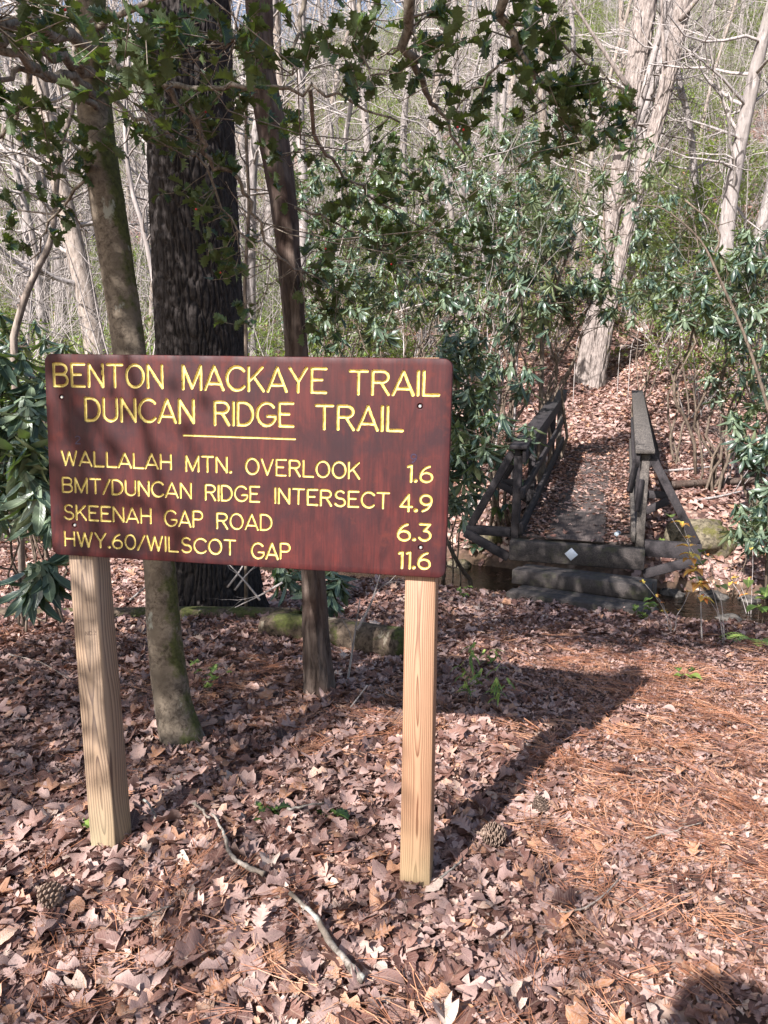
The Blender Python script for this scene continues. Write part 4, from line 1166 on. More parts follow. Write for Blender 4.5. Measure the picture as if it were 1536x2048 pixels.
while cnt < 210:
    px = R4.uniform(-330, 1870); D = 15 + 85 * R4.rand() ** .8
    x, y = place_px(px, 0, D)
    if 1050 < px < 1330 and D < 24: continue
    if any((x - a) ** 2 + (y - b) ** 2 < (1.0 if D < 35 else .5) for a, b in taken): continue
    taken.append((x, y)); cnt += 1
    side = 'left' if px < 450 else ('central' if px < 1000 else 'right'); dist = 'near foot' if D < 27 else ('mid slope' if D < 45 else 'top')
    v = R4.choice(6, p=[.13, .17, .18, .18, .17, .17])
    kind = ('stout', 'straight', 'slim', 'slender', 'spindly', 'broad')[v]
    bare_tree(x, y, v, R4.uniform(.85, 1.15), R4.uniform(0, 6), (R4.normal(0, .035), R4.normal(0, .045)), '%s leafless grey tree at the %s of the %s hillside' % (kind, dist, side),
              '%s leafless trees, %s, %s hillside' % (kind, dist, side))

# leafless saplings and brush
SV = []
for v in range(7):
    rs = np.random.RandomState(140 + v); mb = MB(); h = rs.uniform(2.6, 4.6)
    if v < 4:
        grow(mb, (0, 0, -.1), (rs.normal(0, .12), rs.normal(0, .12), 1), h, .022, rs, 3, .2, (5, 8), .75, .12, 4, None, 9, .48)
    else:
        for k in range(6):
            grow(mb, (rs.normal(0, .15), rs.normal(0, .15), -.05), (rs.normal(0, .5), rs.normal(0, .5), 1), h * .55, .011, rs, 2, .35, (5, 8), .8, .05, 3, None, 6, .5)
    SV.append(mb.data('bare_sapling', M['twig']))
cnt = 0
while cnt < 290:
    px = R4.uniform(-260, 1800); D = 11.5 + 34 * R4.rand()
    x, y = place_px(px, 0, D)
    if 1080 < px < 1360 and D < 22: continue
    if 900 < px < 1500 and 12.5 < D < 21: continue
    cnt += 1; v = R4.randint(7); s = R4.uniform(.75, 1.2) * (1 + .02 * (D - 11))
    side = 'left' if px < 450 else ('central' if px < 1000 else 'right'); dist = 'lower' if D < 16 else ('middle' if D < 24 else 'upper')
    o = link('bare_sapling', SV[v], None, (x, y, Hs(x, y))); o.rotation_euler = (R4.normal(0, .1), R4.normal(0, .1), R4.uniform(0, 6)); o.scale = (s, s, s)
    kd = 'leafless forked sapling' if v < 4 else 'leafless many-stemmed twiggy bush'
    tag(o, '%s on the %s %s slope' % (kd, dist, side), 'sapling', '%ss, %s %s slope' % (kd, dist, side))

# ================================================================== LEAFY SHRUBS
LANCE = ([.05, .45, .85, 1.0, .92, .62, .05], None)
def whorl(seed, n=9, L=.15):
    rs = np.random.RandomState(seed); mb = MB()
    for k in range(n):
        a = k / n * 2 * PI + rs.uniform(-.25, .25); dr = rs.uniform(.05, 1.25); l = L * rs.uniform(.75, 1.15)
        V_, Q_, uv_ = leafmesh(LANCE[0], None, l, l * rs.uniform(.115, .15), .35, .5, .2, rs.uniform(-.5, .5), .004, seed * 31 + k, 2, .12)
        V_ = V_ + [0, .012, 0]
        Rm = Matrix.Rotation(a, 3, 'Z') @ Matrix.Rotation(-dr, 3, 'X')
        mb.add(V_ @ np.array(Rm).T, Q_, None, rs.uniform(0, 1), uv_)
    mb.tube([(0, 0, -.05), (0, 0, .012)], [.004, .004], 4, cap=False)
    return mb
WH = [whorl(k, 8 + k % 3).data('leaf_whorl', M['rhodo'], True, True) for k in range(5)]
def skeleton(base, tops, rs, r0, wob=.10):
    """crooked stems from the base up to each top point"""
    st = []
    for T in tops:
        T = np.array(T); b = np.array(base) + rs.normal(0, .10, 3) * [1, 1, 0]; n = 8
        t = np.linspace(0, 1, n)[:, None]
        P = b + (T - b) * t; P[:, :2] = b[:2] + (T - b)[:2] * (t ** 1.25)
        j = rs.normal(0, wob * np.linalg.norm(T - b) * .35, (n, 3)); j[0] = 0; j[-1] = 0; P = P + j
        st.append((catmull(P, 2), r0 * rs.uniform(.7, 1.1)))
    return st
def attach(stems, T, rs):
    best = None
    for P, r in stems:
        d = np.linalg.norm(P - T, axis=1) + np.where(P[:, 2] > T[2] + .1, 1.5, 0); d[0] += 1
        i = d.argmin()
        if best is None or d[i] < best[0]: best = (d[i], P[i], r * (1 - .75 * i / len(P)))
    p = best[1]; L = np.linalg.norm(T - p); m = (p + T) / 2 + rs.normal(0, .12 * L + .01, 3) - [0, 0, .06 * L]
    return catmull(np.array([p, p * .6 + m * .4 + rs.normal(0, .04 * L + .003, 3), m, m * .4 + T * .6 + rs.normal(0, .05 * L + .003, 3), T]), 1), best[2]
def rhodo(label, base, blobs, seed, nst=5, r0=.022, wl=1.0, group=None, hang=0.0):
    """blobs: (centre xyz, radii xyz, count) relative to base"""
    rs = np.random.RandomState(seed)
    t = thing('rhododendron', label, 'shrub', base, (0, 0, 0), group)
    tops = [];  T = []
    tot = sum(b[2] for b in blobs)
    for c, r, n in blobs:
        for k in range(max(1, round(nst * n / tot))): tops.append(np.array(c) + rs.uniform(-.5, .5, 3) * r + [0, 0, .2 * r[2]])
        q = rs.normal(0, 1, (n, 3)); q /= np.linalg.norm(q, axis=1)[:, None]; q *= rs.uniform(.25, 1, (n, 1)) ** .5
        T += list(np.array(c) + q * r)
    st = skeleton((0, 0, -.05), tops, rs, r0); mb = MB()
    for P, r in st: mb.tube(P, np.linspace(r, r * .3, len(P)), 5, cap=False)
    for P3 in T:
        if P3[2] < .12: continue
        P, r = attach(st, P3, rs); mb.tube(P, np.linspace(max(.004, r * .5), .003, len(P)), 3, cap=False)
        d = P[-1] - P[-2]; d /= np.linalg.norm(d); d = d * .5 + [0, 0, .8] + rs.normal(0, .25, 3)
        o = link('leaf_whorl', WH[rs.randint(5)], t, P[-1]); o.rotation_euler = Vector(d).to_track_quat('Z', 'Y').to_euler(); s = wl * rs.uniform(1.05, 1.6); o.scale = (s, s, s)
    mb.build('stems', M['rstem'], t, smooth=True)
    return t
def gp(px, D):
    x, y = place_px(px, 0, D); return Vector((x, y, Hs(x, y)))
def bl(base, px, py, D, rx, ry, rz, n):
    p = atY(px, py, D); return (np.array(p - base), np.array([rx, ry, rz]), n)
b = gp(1010, 11.2)
rhodo('tall rhododendron rising just left of the footbridge railing', b, [bl(b, 1000, 560, 11, 1.0, .8, 1.3, 105), bl(b, 960, 760, 10.6, .8, .6, .6, 36), bl(b, 1060, 420, 11.3, .9, .8, .8, 42)], 1, 7, .03)
b = gp(1095, 12.3)
rhodo('dark stemmed rhododendron arching over the far end of the footbridge', b, [bl(b, 1130, 520, 12.2, .9, .8, .9, 64), bl(b, 1190, 330, 12.6, 1.3, .8, .9, 44), bl(b, 1190, 600, 12.2, .9, .7, .35, 34)], 2, 6, .035)
b = gp(905, 9.6)
rhodo('low rhododendron directly right of the sign board', b, [bl(b, 915, 780, 9.3, .55, .5, .8, 110), bl(b, 985, 880, 8.7, .55, .5, .4, 34), bl(b, 915, 960, 9.0, .35, .4, .5, 40)], 3, 6, .016)
b = gp(780, 11.5)
rhodo('rhododendron rising behind the right half of the sign', b, [bl(b, 800, 560, 11.4, 1.5, .8, 1.1, 135)], 4, 8, .024)
b = gp(655, 12.5)
rhodo('rhododendron seen between the dead snag and the right post', b, [bl(b, 690, 620, 12.3, 1.0, .8, .9, 80)], 5, 5, .02)
b = gp(1450, 11.5)
rhodo('broad rhododendron right of the footbridge on the far bank', b, [bl(b, 1440, 580, 11.4, 1.1, .8, .7, 110), bl(b, 1490, 760, 11.2, .6, .6, .5, 30)], 6, 8, .026)
b = gp(1545, 10)
rhodo('rhododendron at the right edge with leaves down to the bank', b, [bl(b, 1510, 600, 10, .7, .6, 1.0, 80), bl(b, 1520, 850, 9.8, .4, .5, .6, 40), bl(b, 1530, 1010, 9.6, .35, .4, .35, 26)], 7, 6, .024)
b = gp(1370, 13.8)
rhodo('crooked stemmed rhododendron behind the right railing', b, [bl(b, 1340, 560, 13.6, .7, .7, .35, 30), bl(b, 1340, 450, 14, 1.1, .8, .5, 36)], 8, 3, .026)
b = gp(30, 4.5)
rhodo('near rhododendron with long leaves left of the sign', b, [bl(b, 20, 830, 4.3, .25, .3, .40, 26), bl(b, 70, 960, 3.9, .14, .2, .30, 20), bl(b, 95, 1150, 3.7, .10, .15, .12, 7), bl(b, -60, 950, 4.2, .3, .3, .5, 18)], 9, 6, .012, 1.05)
b = gp(60, 8.5)
rhodo('rhododendron behind the left edge of the sign on the bank', b, [bl(b, 20, 740, 8.5, 1.0, .6, .7, 64), bl(b, 60, 930, 8.3, .7, .6, .5, 34)], 10, 6, .018)
b = gp(640, 5.3)
rhodo('small rhododendron peeping under the sign beside the snag', b, [bl(b, 650, 1165, 5.2, .22, .2, .10, 14), bl(b, 600, 1140, 5.4, .3, .2, .12, 12)], 11, 3, .008, .9)
b = gp(880, 16)
rhodo('sunlit rhododendron up the slope above the sign', b, [bl(b, 860, 400, 16, 1.9, 1.0, 1.2, 170)], 12, 6, .026, 1.1)
b = gp(1010, 18)
rhodo('sunlit rhododendron behind the tall one on the slope', b, [bl(b, 1000, 330, 18, 1.8, 1.0, 1.3, 150)], 13, 6, .026, 1.15)
b = gp(690, 17)
rhodo('sunlit rhododendron high behind the dead snag', b, [bl(b, 690, 400, 17, 1.7, 1.0, 1.2, 130)], 14, 6, .026, 1.15)
b = gp(1290, 17)
rhodo('rhododendron behind the twin stemmed tree', b, [bl(b, 1290, 540, 17, 1.3, .8, .6, 60)], 15, 5, .024, 1.0)
b = gp(1500, 8.9)
rhodo('small rhododendron on the stream bank near the dark stone', b, [bl(b, 1505, 1060, 8.8, .3, .3, .25, 24)], 16, 3, .009, .85)

# mountain laurel and other green bushes further up, shared builds
LV = []
SMALL = [.05, .7, 1.0, .7, .05]
for v in range(5):
    rs = np.random.RandomState(200 + v); mb = MB(); mbs = MB()
    tips = []
    for k in range(6): grow(mbs, (rs.normal(0, .2), rs.normal(0, .2), -.1), (rs.normal(0, .55), rs.normal(0, .55), 1), 1.7, .02, rs, 2, .3, (4, 7), .7, .1, 3, tips, 6, .5)
    for p, d in tips:
        for q in range(rs.randint(7, 13)):
            V_, Q_, uv_ = leafmesh(SMALL, None, rs.uniform(.07, .12), .02, .2, .3, .2, 0, .004, rs.randint(9999), 2)
            Rm = Euler((rs.uniform(-1.2, .5), 0, rs.uniform(0, 6.28))).to_matrix()
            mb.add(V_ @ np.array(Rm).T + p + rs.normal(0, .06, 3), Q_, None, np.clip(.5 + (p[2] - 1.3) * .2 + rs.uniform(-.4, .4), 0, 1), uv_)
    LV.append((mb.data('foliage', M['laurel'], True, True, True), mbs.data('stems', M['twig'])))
def laurel(x, y, v, s, label, group=None):
    t = thing('laurel_bush', label, 'shrub', (x, y, Hs(x, y)), (0, 0, x * 7), group); t.scale = (s, s, s)
    f = link('foliage', LV[v][0], t); f['kind'] = 'stuff'; link('stems', LV[v][1], t)
LP = [(330, 30, 1.8), (470, 34, 2), (560, 28, 1.6), (680, 30, 1.8), (900, 33, 1.9), (1130, 36, 2.0), (1350, 33, 1.9), (1440, 20, 1.3), (1520, 30, 1.8), (-20, 17, 1.2), (640, 15, 1.0), (590, 18, 1.2),
      (20, 13, 1.0), (90, 16, 1.2), (-60, 14, 1.2), (250, 19, 1.2), (290, 15, .8), (600, 20, 1.3), (520, 22, 1.3), (690, 24, 1.5), (1390, 24, 1.6), (1340, 20, 1.3), (1430, 28, 1.8), (1330, 27, 1.6), (1500, 25, 1.4),
      (760, 21, 1.3), (1100, 24, 1.4), (930, 22, 1.4), (1560, 18, 1.2), (40, 22, 1.4), (140, 27, 1.6), (850, 27, 1.5), (1200, 30, 1.7), (1400, 17, 1.0), (-120, 20, 1.3), (1640, 22, 1.4), (390, 24, 1.4),
      (-40, 29, 1.6), (620, 33, 1.7), (1020, 34, 1.8), (1480, 36, 2.0), (220, 36, 1.9), (760, 38, 1.9), (1300, 40, 2.2), (60, 40, 2)]
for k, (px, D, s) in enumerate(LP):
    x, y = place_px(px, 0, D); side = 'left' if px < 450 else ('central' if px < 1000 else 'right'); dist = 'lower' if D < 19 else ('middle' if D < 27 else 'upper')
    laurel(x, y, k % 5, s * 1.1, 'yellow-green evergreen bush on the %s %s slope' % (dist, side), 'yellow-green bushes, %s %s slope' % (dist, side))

# undergrowth that closes the slope further up: twiggy brush nobody could count
def raw(me):
    n = len(me.vertices); V_ = np.zeros(n * 3, np.float32); me.vertices.foreach_get('co', V_); return V_.reshape(-1, 3)
bcol = bpy.data.collections.new('brush_shape')
for k, me in enumerate(SV):
    o = bpy.data.objects.new('brush_shape_%03d' % k, me); bcol.objects.link(o)
lcol = bpy.data.collections.new('evergreen_shape')
for k, (me, m2) in enumerate(LV):
    o = bpy.data.objects.new('evergreen_shape_%03d' % k, me); lcol.objects.link(o)
def brush(name, n, d0, d1, col, nk, s0, s1, power=.8):
    px = R4.uniform(-200, 1740, n); D = d0 + (d1 - d0) * R4.rand(n) ** power
    x = (px - 768) / FPX * D * 1.02; k = ~((px > 950) & (px < 1480) & (D < 23)); x, D = x[k], D[k]; n = len(x)
    rot = np.stack([R4.normal(0, .1, n), R4.normal(0, .1, n), R4.uniform(0, 6.28, n)], 1); s = R4.uniform(s0, s1, n) * (1 + (D - 15) * .017)
    return scatter(name, np.stack([x, D, H(x, D)], 1), rot, np.stack([s, s, s], 1), R4.rand(n), R4.randint(0, nk, n), col)
brush('twiggy_undergrowth', 1500, 17, 112, bcol, len(SV), .7, 1.3)
brush('evergreen_undergrowth', 650, 19, 110, lcol, len(LV), .7, 1.3)

# ================================================================== HOLLY LIMBS, SPRAYS AND SPINY LEAVES
HH = np.array(hb)
LIMBS = [
 ([(190, 110, 3.05), (140, 75, 2.8), (90, 60, 2.6), (30, 45, 2.4), (-60, 30, 2.2), (-200, -40, 2.0)], .024, .014),
 ([(185, 150, 3.04), (140, 118, 2.8), (90, 106, 2.62), (40, 84, 2.45), (-50, 76, 2.3), (-200, 20, 2.2)], .021, .012),
 ([(190, 190, 3.02), (150, 160, 2.85), (100, 148, 2.7), (40, 113, 2.5), (-50, 98, 2.4), (-180, 60, 2.3)], .019, .010),
 ([(196, 220, 3.02), (130, 168, 2.8), (60, 142, 2.6), (0, 150, 2.5), (-80, 172, 2.4)], .013, .006),
 ([(60, 142, 2.6), (45, 200, 2.6), (22, 240, 2.6), (-20, 290, 2.6)], .010, .006),
 ([(205, 125, 3.0), (260, 145, 2.8), (310, 165, 2.6), (360, 172, 2.55), (440, 177, 2.5), (540, 172, 2.5), (620, 180, 2.5), (700, 205, 2.5), (800, 245, 2.55)], .013, .003),
 ([(310, 165, 2.6), (350, 200, 2.6), (385, 240, 2.65), (408, 290, 2.7), (432, 333, 2.75), (470, 350, 2.8), (490, 390, 2.85), (520, 450, 2.9), (548, 505, 2.95), (600, 540, 3.1)], .012, .004),
 ([(205, 180, 3.0), (250, 222, 2.9), (300, 256, 2.85), (350, 290, 2.8), (400, 320, 2.8), (460, 440, 2.85), (540, 520, 2.9)], .009, .003),
 ([(176, -420, 3.15), (400, -400, 3.0), (600, -260, 2.8), (800, -70, 2.4), (815, 60, 2.5), (832, 130, 2.6), (852, 190, 2.65), (885, 225, 2.7), (930, 310, 2.8)], .03, .003),
 ([(400, -400, 3.0), (750, -330, 2.6), (1000, -120, 2.4), (1000, 30, 2.5), (1045, 100, 2.55), (1088, 160, 2.6), (1112, 220, 2.65), (1128, 285, 2.7)], .025, .003),
 ([(1000, 30, 2.5), (1080, 60, 2.5), (1150, 110, 2.5), (1230, 170, 2.5), (1275, 230, 2.55)], .006, .002),
 ([(1045, 100, 2.55), (980, 150, 2.6), (920, 215, 2.65), (870, 270, 2.7)], .005, .002),
 ([(600, -260, 2.8), (610, -60, 2.5), (600, 60, 2.45), (585, 150, 2.4)], .012, .003),
 ([(600, -260, 2.8), (700, -60, 2.5), (720, 60, 2.45), (740, 150, 2.4)], .010, .003),
 ([(182, 60, 3.08), (260, 20, 2.7), (360, -10, 2.4), (440, 30, 2.2), (470, 80, 2.1)], .012, .003),
 ([(620, 180, 2.5), (640, 290, 2.9), (690, 350, 3.2), (760, 400, 3.4), (850, 460, 3.8), (960, 500, 4.1)], .008, .003),
 ([(590, 415, 3.4), (640, 430, 3.4), (720, 470, 3.4), (780, 520, 3.4)], .007, .002),
 ([(215, 20, 3.08), (235, 60, 3.0), (250, 100, 2.95), (290, 60, 2.8), (350, 75, 2.7)], .012, .004),
 ([(200, 300, 3.03), (150, 380, 3.1), (100, 440, 3.2), (60, 520, 3.3)], .008, .003),
]
hst = []; 
for pts, ra, rb in LIMBS:
    P = catmull(px_path(pts) - HH, 4); rs = np.random.RandomState(len(hst)); P[1:-1] += rs.normal(0, .008, (len(P) - 2, 3))
    mb = MB(); R = np.linspace(ra, rb, len(P)); mb.tube(P, R, 7); mb.build('branch', M['hstem'], holly, smooth=True)
    hst.append((P, ra))
HW = ([.03, .50, .98, .64, .70, 1.12, .68, .70, 1.06, .55, .68, .22, .01], [0, 0, .02, 0, 0, .03, 0, 0, .05, 0, .05, 0, .03])
HL = []
for v in range(8):
    rs = np.random.RandomState(500 + v)
    V_, Q_, uv_ = leafmesh(HW[0], HW[1], 1.0, .36, rs.uniform(.1, .5), rs.uniform(-.5, .3), rs.uniform(.1, .7), rs.uniform(-.5, .5), .012, 500 + v, 2, .14)
    HL.append((V_, Q_, uv_, mesh_np('leaf', V_, Q_, None, M['holly'], uv_)))
LS = leafmesh([.05, .8, .9, .5, .02], None, 1.0, .34, .2, -.2, .2, 0, .02, 9, 2)
BL_ = [(60, 60, 2.25, 120, 80, 70), (200, 80, 2.0, 90, 80, 46), (300, 105, 1.9, 110, 65, 46), (420, 60, 2.0, 110, 75, 56), (100, 170, 2.1, 110, 60, 34), (560, 90, 2.2, 70, 90, 40), (660, 50, 2.35, 90, 80, 50), (720, 170, 2.5, 60, 80, 30),
       (60, 400, 3.1, 80, 140, 70), (120, 300, 2.9, 90, 80, 60), (380, 330, 2.85, 95, 90, 90), (440, 480, 3.0, 60, 80, 60), (420, 200, 2.6, 90, 80, 50), (560, 300, 3.0, 60, 80, 50), (700, 480, 3.3, 90, 130, 130), (790, 370, 3.2, 100, 130, 120),
       (900, 505, 3.9, 120, 60, 190), (1000, 50, 2.3, 130, 55, 60), (1080, 140, 2.4, 120, 80, 110), (1180, 225, 2.5, 100, 75, 100), (1120, 290, 2.6, 70, 40, 34), (900, 230, 2.6, 70, 60, 34), (790, 100, 2.6, 60, 90, 26), (640, 620, 3.3, 60, 70, 60), (500, 150, 2.7, 60, 120, 40), (860, 60, 2.5, 60, 50, 26),
       (460, 590, 3.1, 40, 70, 30), (310, 230, 2.5, 60, 60, 30), (30, 230, 2.4, 70, 50, 30)]
leaves = []; twm = MB(); rs = np.random.RandomState(808)
for (px, py, Yd, rx, ry, n) in BL_:
    ncl = max(2, n // 5)
    for c in range(ncl):
        a, q = rs.uniform(0, 2 * PI), math.sqrt(rs.rand())
        T = np.array(atY(px + rx * q * math.cos(a), py + ry * q * math.sin(a), Yd + rs.normal(0, .12))) - HH
        P, r = attach(hst, T, rs); twm.tube(P, np.linspace(max(.0022, r * .25), .0013, len(P)), 4, cap=False)
        seg = P[-1] - P[-3]; L = np.linalg.norm(seg); seg /= L + 1e-9
        for k in range(rs.randint(4, 8)):
            tt_ = rs.uniform(0, 1); p = P[-3] * (1 - tt_) + P[-1] * tt_ if k else P[-1]
            y = seg + rs.normal(0, .75, 3); y /= np.linalg.norm(y); nn = np.array([0, 0, 1.0]) + rs.normal(0, .45, 3); x = np.cross(y, nn); x /= np.linalg.norm(x); nz = np.cross(x, y)
            leaves.append((p, np.stack([x, y, nz], 1), rs.uniform(.034, .062), rs.randint(8)))
twm.build('twigs', M['hstem'], holly, smooth=True)['kind'] = 'stuff'
leaves.sort(key=lambda l: -l[2] / (l[0][1] + HH[1]))
fm = MB()
for k, (p, Rm, s, v) in enumerate(leaves):
    if k < 298:
        o = link('leaf', HL[v][3], holly); o.matrix_local = Matrix.Translation(p) @ Matrix(Rm.tolist()).to_4x4() @ Matrix.Diagonal((s, s, s, 1))
    else:
        fm.add(HL[v][0] * s @ Rm.T + p, HL[v][1], None, rs.uniform(0, 1), HL[v][2])
fm.build('foliage', M['holly_g'], holly, smooth=True, uv=True, tint=True)['kind'] = 'stuff'
bmx = MB()
for k in range(16):
    p = leaves[rs.randint(len(leaves))][0] + rs.normal(0, .01, 3)
    bmx = MB(); a = np.arange(6) / 6 * 2 * PI; c_, s_ = np.cos(a), np.sin(a); r = .0042
    Vv = np.vstack([[[0, 0, r]], np.stack([c_ * r * .87, s_ * r * .87, np.full(6, r * .5)], 1), np.stack([c_ * r * .87, s_ * r * .87, np.full(6, -r * .5)], 1), [[0, 0, -r]]])
    j = np.arange(6); bmx.add(Vv, np.stack([1 + j, 7 + j, 7 + (j + 1) % 6, 1 + (j + 1) % 6], 1), np.vstack([np.stack([0 * j, 1 + j, 1 + (j + 1) % 6], 1), np.stack([0 * j + 13, 7 + (j + 1) % 6, 7 + j], 1)]))
    bmx.build('berry', M['berry'], holly, smooth=True, loc=p)

# unseen crown above and left of the picture, clumps placed to throw the dappled shade
CR = [((-3.3, 2.9, 4.9), (1.35, 1.3, 1.5), 4600), ((-3.1, .7, 4.7), (1.2, 1.0, 1.1), 2600), ((-1.6, 3.0, 4.8), (1.0, 1.0, .8), 1400), ((-1.3, -.1, 4.2), (.8, .4, .35), 560), ((-4.2, 1.9, 5.6), (1.2, 1.0, .9), 2000), ((-4.3, 0.3, 4.1), (1.2, 1.0, .8), 2200), ((-3.5, -1.0, 4.3), (.5, .45, .45), 320),
      ((-2.9, 4.6, 6.0), (1.4, 1.0, .8), 800), ((-.7, 0.9, 4.5), (1.15, .8, .5), 1300), ((-2.1, 0.2, 4.3), (1.5, .6, .5), 1700), ((-4.6, -1.2, 4.0), (1.35, .9, .7), 3900), ((-4.2, -2.9, 4.1), (1.5, .9, .5), 450)]
rs = np.random.RandomState(5); allp = []
for c, r, n in CR:
    nc = n // 7; q = rs.normal(0, 1, (nc, 3)); q /= np.linalg.norm(q, axis=1)[:, None]; q *= rs.rand(nc, 1) ** .4
    cc = np.array(c) + q * r; allp.append(np.repeat(cc, 7, 0) + rs.normal(0, .09, (nc * 7, 3)))
P = np.vstack(allp); n = len(P)
e, Rm = euler_from(rs.normal(0, .6, (n, 3)) + [0, 0, 1.0], rs.uniform(0, 6.28, n)); s = rs.uniform(.06, .085, n)
V_ = (Rm[:, None] @ (LS[0][None, :, :, None] * s[:, None, None, None]))[..., 0] + P[:, None] - HH
nv = len(LS[0]); Q_ = (LS[1][None] + (np.arange(n) * nv)[:, None, None]).reshape(-1, 4)
o = link('foliage', mesh_np('foliage', V_.reshape(-1, 3), Q_, None, M['holly_g'], np.tile(LS[2], (n, 1)), np.repeat(rs.rand(n), nv)), holly); o['kind'] = 'stuff'
mb = MB(); top = np.array(px_path([(176, -420, 3.15)])[0])
for c, r, _n in CR:
    for k in range(3):
        tgt = np.array(c) + rs.normal(0, .4, 3) * r; mid = (top + tgt) / 2 + rs.normal(0, .2, 3)
        mb.tube(catmull(np.array([top, top * .6 + mid * .4 + [0, 0, .3], mid, tgt]), 4) - HH, np.linspace(.035, .01, 13), 5)
mb.build('branches', M['hstem'], holly, smooth=True)['kind'] = 'stuff'

# unseen trunk added behind the camera to cast the viewer's shadow at lower right
t = thing('viewer_shadow_caster', 'unseen trunk added behind the viewpoint in place of the viewer, to shade the lower right corner', 'tree', (-0.90, -0.84, -0.02))
mb = MB(); mb.tube(catmull(np.array([(0, 0, -.1), (.03, 0, .7), (.0, .02, 1.4), (.02, 0, 2.1)]), 4), np.linspace(.17, .14, 13), 14)
mb.build('trunk', M['brown_bark'], t, smooth=True)

# ================================================================== THIN STEMS IN THE MIDDLE DISTANCE
def stem(label, pts, ra, rb, mat, seed, nk=6, cat='sapling', name='sapling', kl=.5):
    P = px_path(pts); b = Vector(P[0]); b.z = Hs(b.x, b.y) - .02; t = thing(name, label, cat, b)
    P = catmull(np.vstack([P]) - np.array(b), 4); P = np.vstack([[0, 0, 0], P[1:]]); mb = MB(); mb.tube(P, np.linspace(ra, rb, len(P)), 7); mb.build('trunk', mat, t, smooth=True)
    m2 = MB(); rs = np.random.RandomState(seed)
    for k in range(nk):
        i = rs.randint(len(P) // 3, len(P)); d = rs.normal(0, 1, 3); d[2] = abs(d[2]) * .6
        grow(m2, P[i], d, kl * rs.uniform(.6, 1.3), rb * .7, rs, 1, .3, (2, 5), .8, .05, 3)
    if nk: m2.build('twigs', mat, t, smooth=True)['kind'] = 'stuff'
    return t
stem('crooked dark sapling bending at the far left of the photo', [(20, 700, 5.6), (48, 600, 5.6), (76, 535, 5.6), (103, 475, 5.6), (112, 380, 5.6), (122, 290, 5.6), (150, 180, 5.6), (140, -60, 5.6)], .028, .014, M['brown_bark'], 1, 10)
stem('thin dark stem standing right against the big pine', [(492, 1180, 5.1), (492, 700, 5.1), (490, 560, 5.1), (498, 420, 5.1), (492, 240, 5.1), (500, 60, 5.1), (496, -100, 5.1)], .014, .009, M['rstem'], 2, 12)
stem('thin curved pale sapling between the holly trunk and the pine', [(345, 760, 8), (320, 620, 8), (300, 520, 8), (285, 450, 8), (262, 370, 8), (250, 250, 8), (262, 60, 8)], .035, .018, M['grey_bark'], 3, 12, kl=.9)
stem('slim dark trunk right beside the left bridge railing', [(1084, 905, 11.8), (1082, 800, 11.8), (1084, 700, 11.8), (1080, 640, 11.8), (1105, 590, 11.8), (1150, 470, 11.8)], .045, .02, M['rstem'], 4, 5, kl=.8)
stem('dark stick leaning off the stream bank right of the sign', [(945, 1165, 8.9), (925, 1140, 8.7), (900, 1095, 8.4), (880, 1040, 8.2)], .03, .02, M['rstem'], 5, 0, 'branch', 'leaning_branch')
stem('crooked dark rhododendron stem curving beside the right railing', [(1395, 905, 12.5), (1372, 840, 12.4), (1350, 800, 12.3), (1352, 740, 12.3), (1380, 690, 12.3), (1400, 560, 12.2), (1440, 470, 12.2), (1370, 400, 12.2)], .03, .014, M['rstem'], 6, 6, kl=.7)
stem('long arching twig high right over the slope', [(1560, 900, 9), (1500, 700, 9), (1440, 560, 9), (1400, 480, 9), (1330, 420, 9), (1280, 410, 9)], .022, .006, M['rstem'], 7, 6, kl=.5)
for k, (px, D, t1, lab) in enumerate([(1262, 18.5, 640, 'thin pale shoot beside the base of the twin stemmed tree'), (1240, 18.8, 690, 'short pale shoot right of the twin stemmed tree'), (1152, 18.3, 620, 'thin pale shoot left of the twin stemmed tree'), (955, 11.0, 560, 'slender grey stem behind the low rhododendron'), (1035, 12, 500, 'straight grey stem behind the left railing'), (1000, 12.5, 520, 'pale thin stem behind the tall rhododendron')]):
    g = gp(px, D); q = px_path([(px, 700, D), (px + 12, (t1 + 700) / 2, D), (px + (-1) ** k * 25, t1, D)])
    t = thing('sapling', lab, 'sapling', g); P = catmull(np.vstack([np.array(g) - [0, 0, .05], q]) - np.array(g), 4); mb = MB(); mb.tube(P, np.linspace(.010 + .014 * (k > 2), .004, len(P)), 5); mb.build('trunk', M['twig'], t, smooth=True)
    rs = np.random.RandomState(k); m2 = MB(); grow(m2, P[-4], (.3, 0, 1), .9, .006, rs, 2, .3, (3, 5), .7, 0, 3); m2.build('twigs', M['twig'], t, smooth=True)['kind'] = 'stuff'

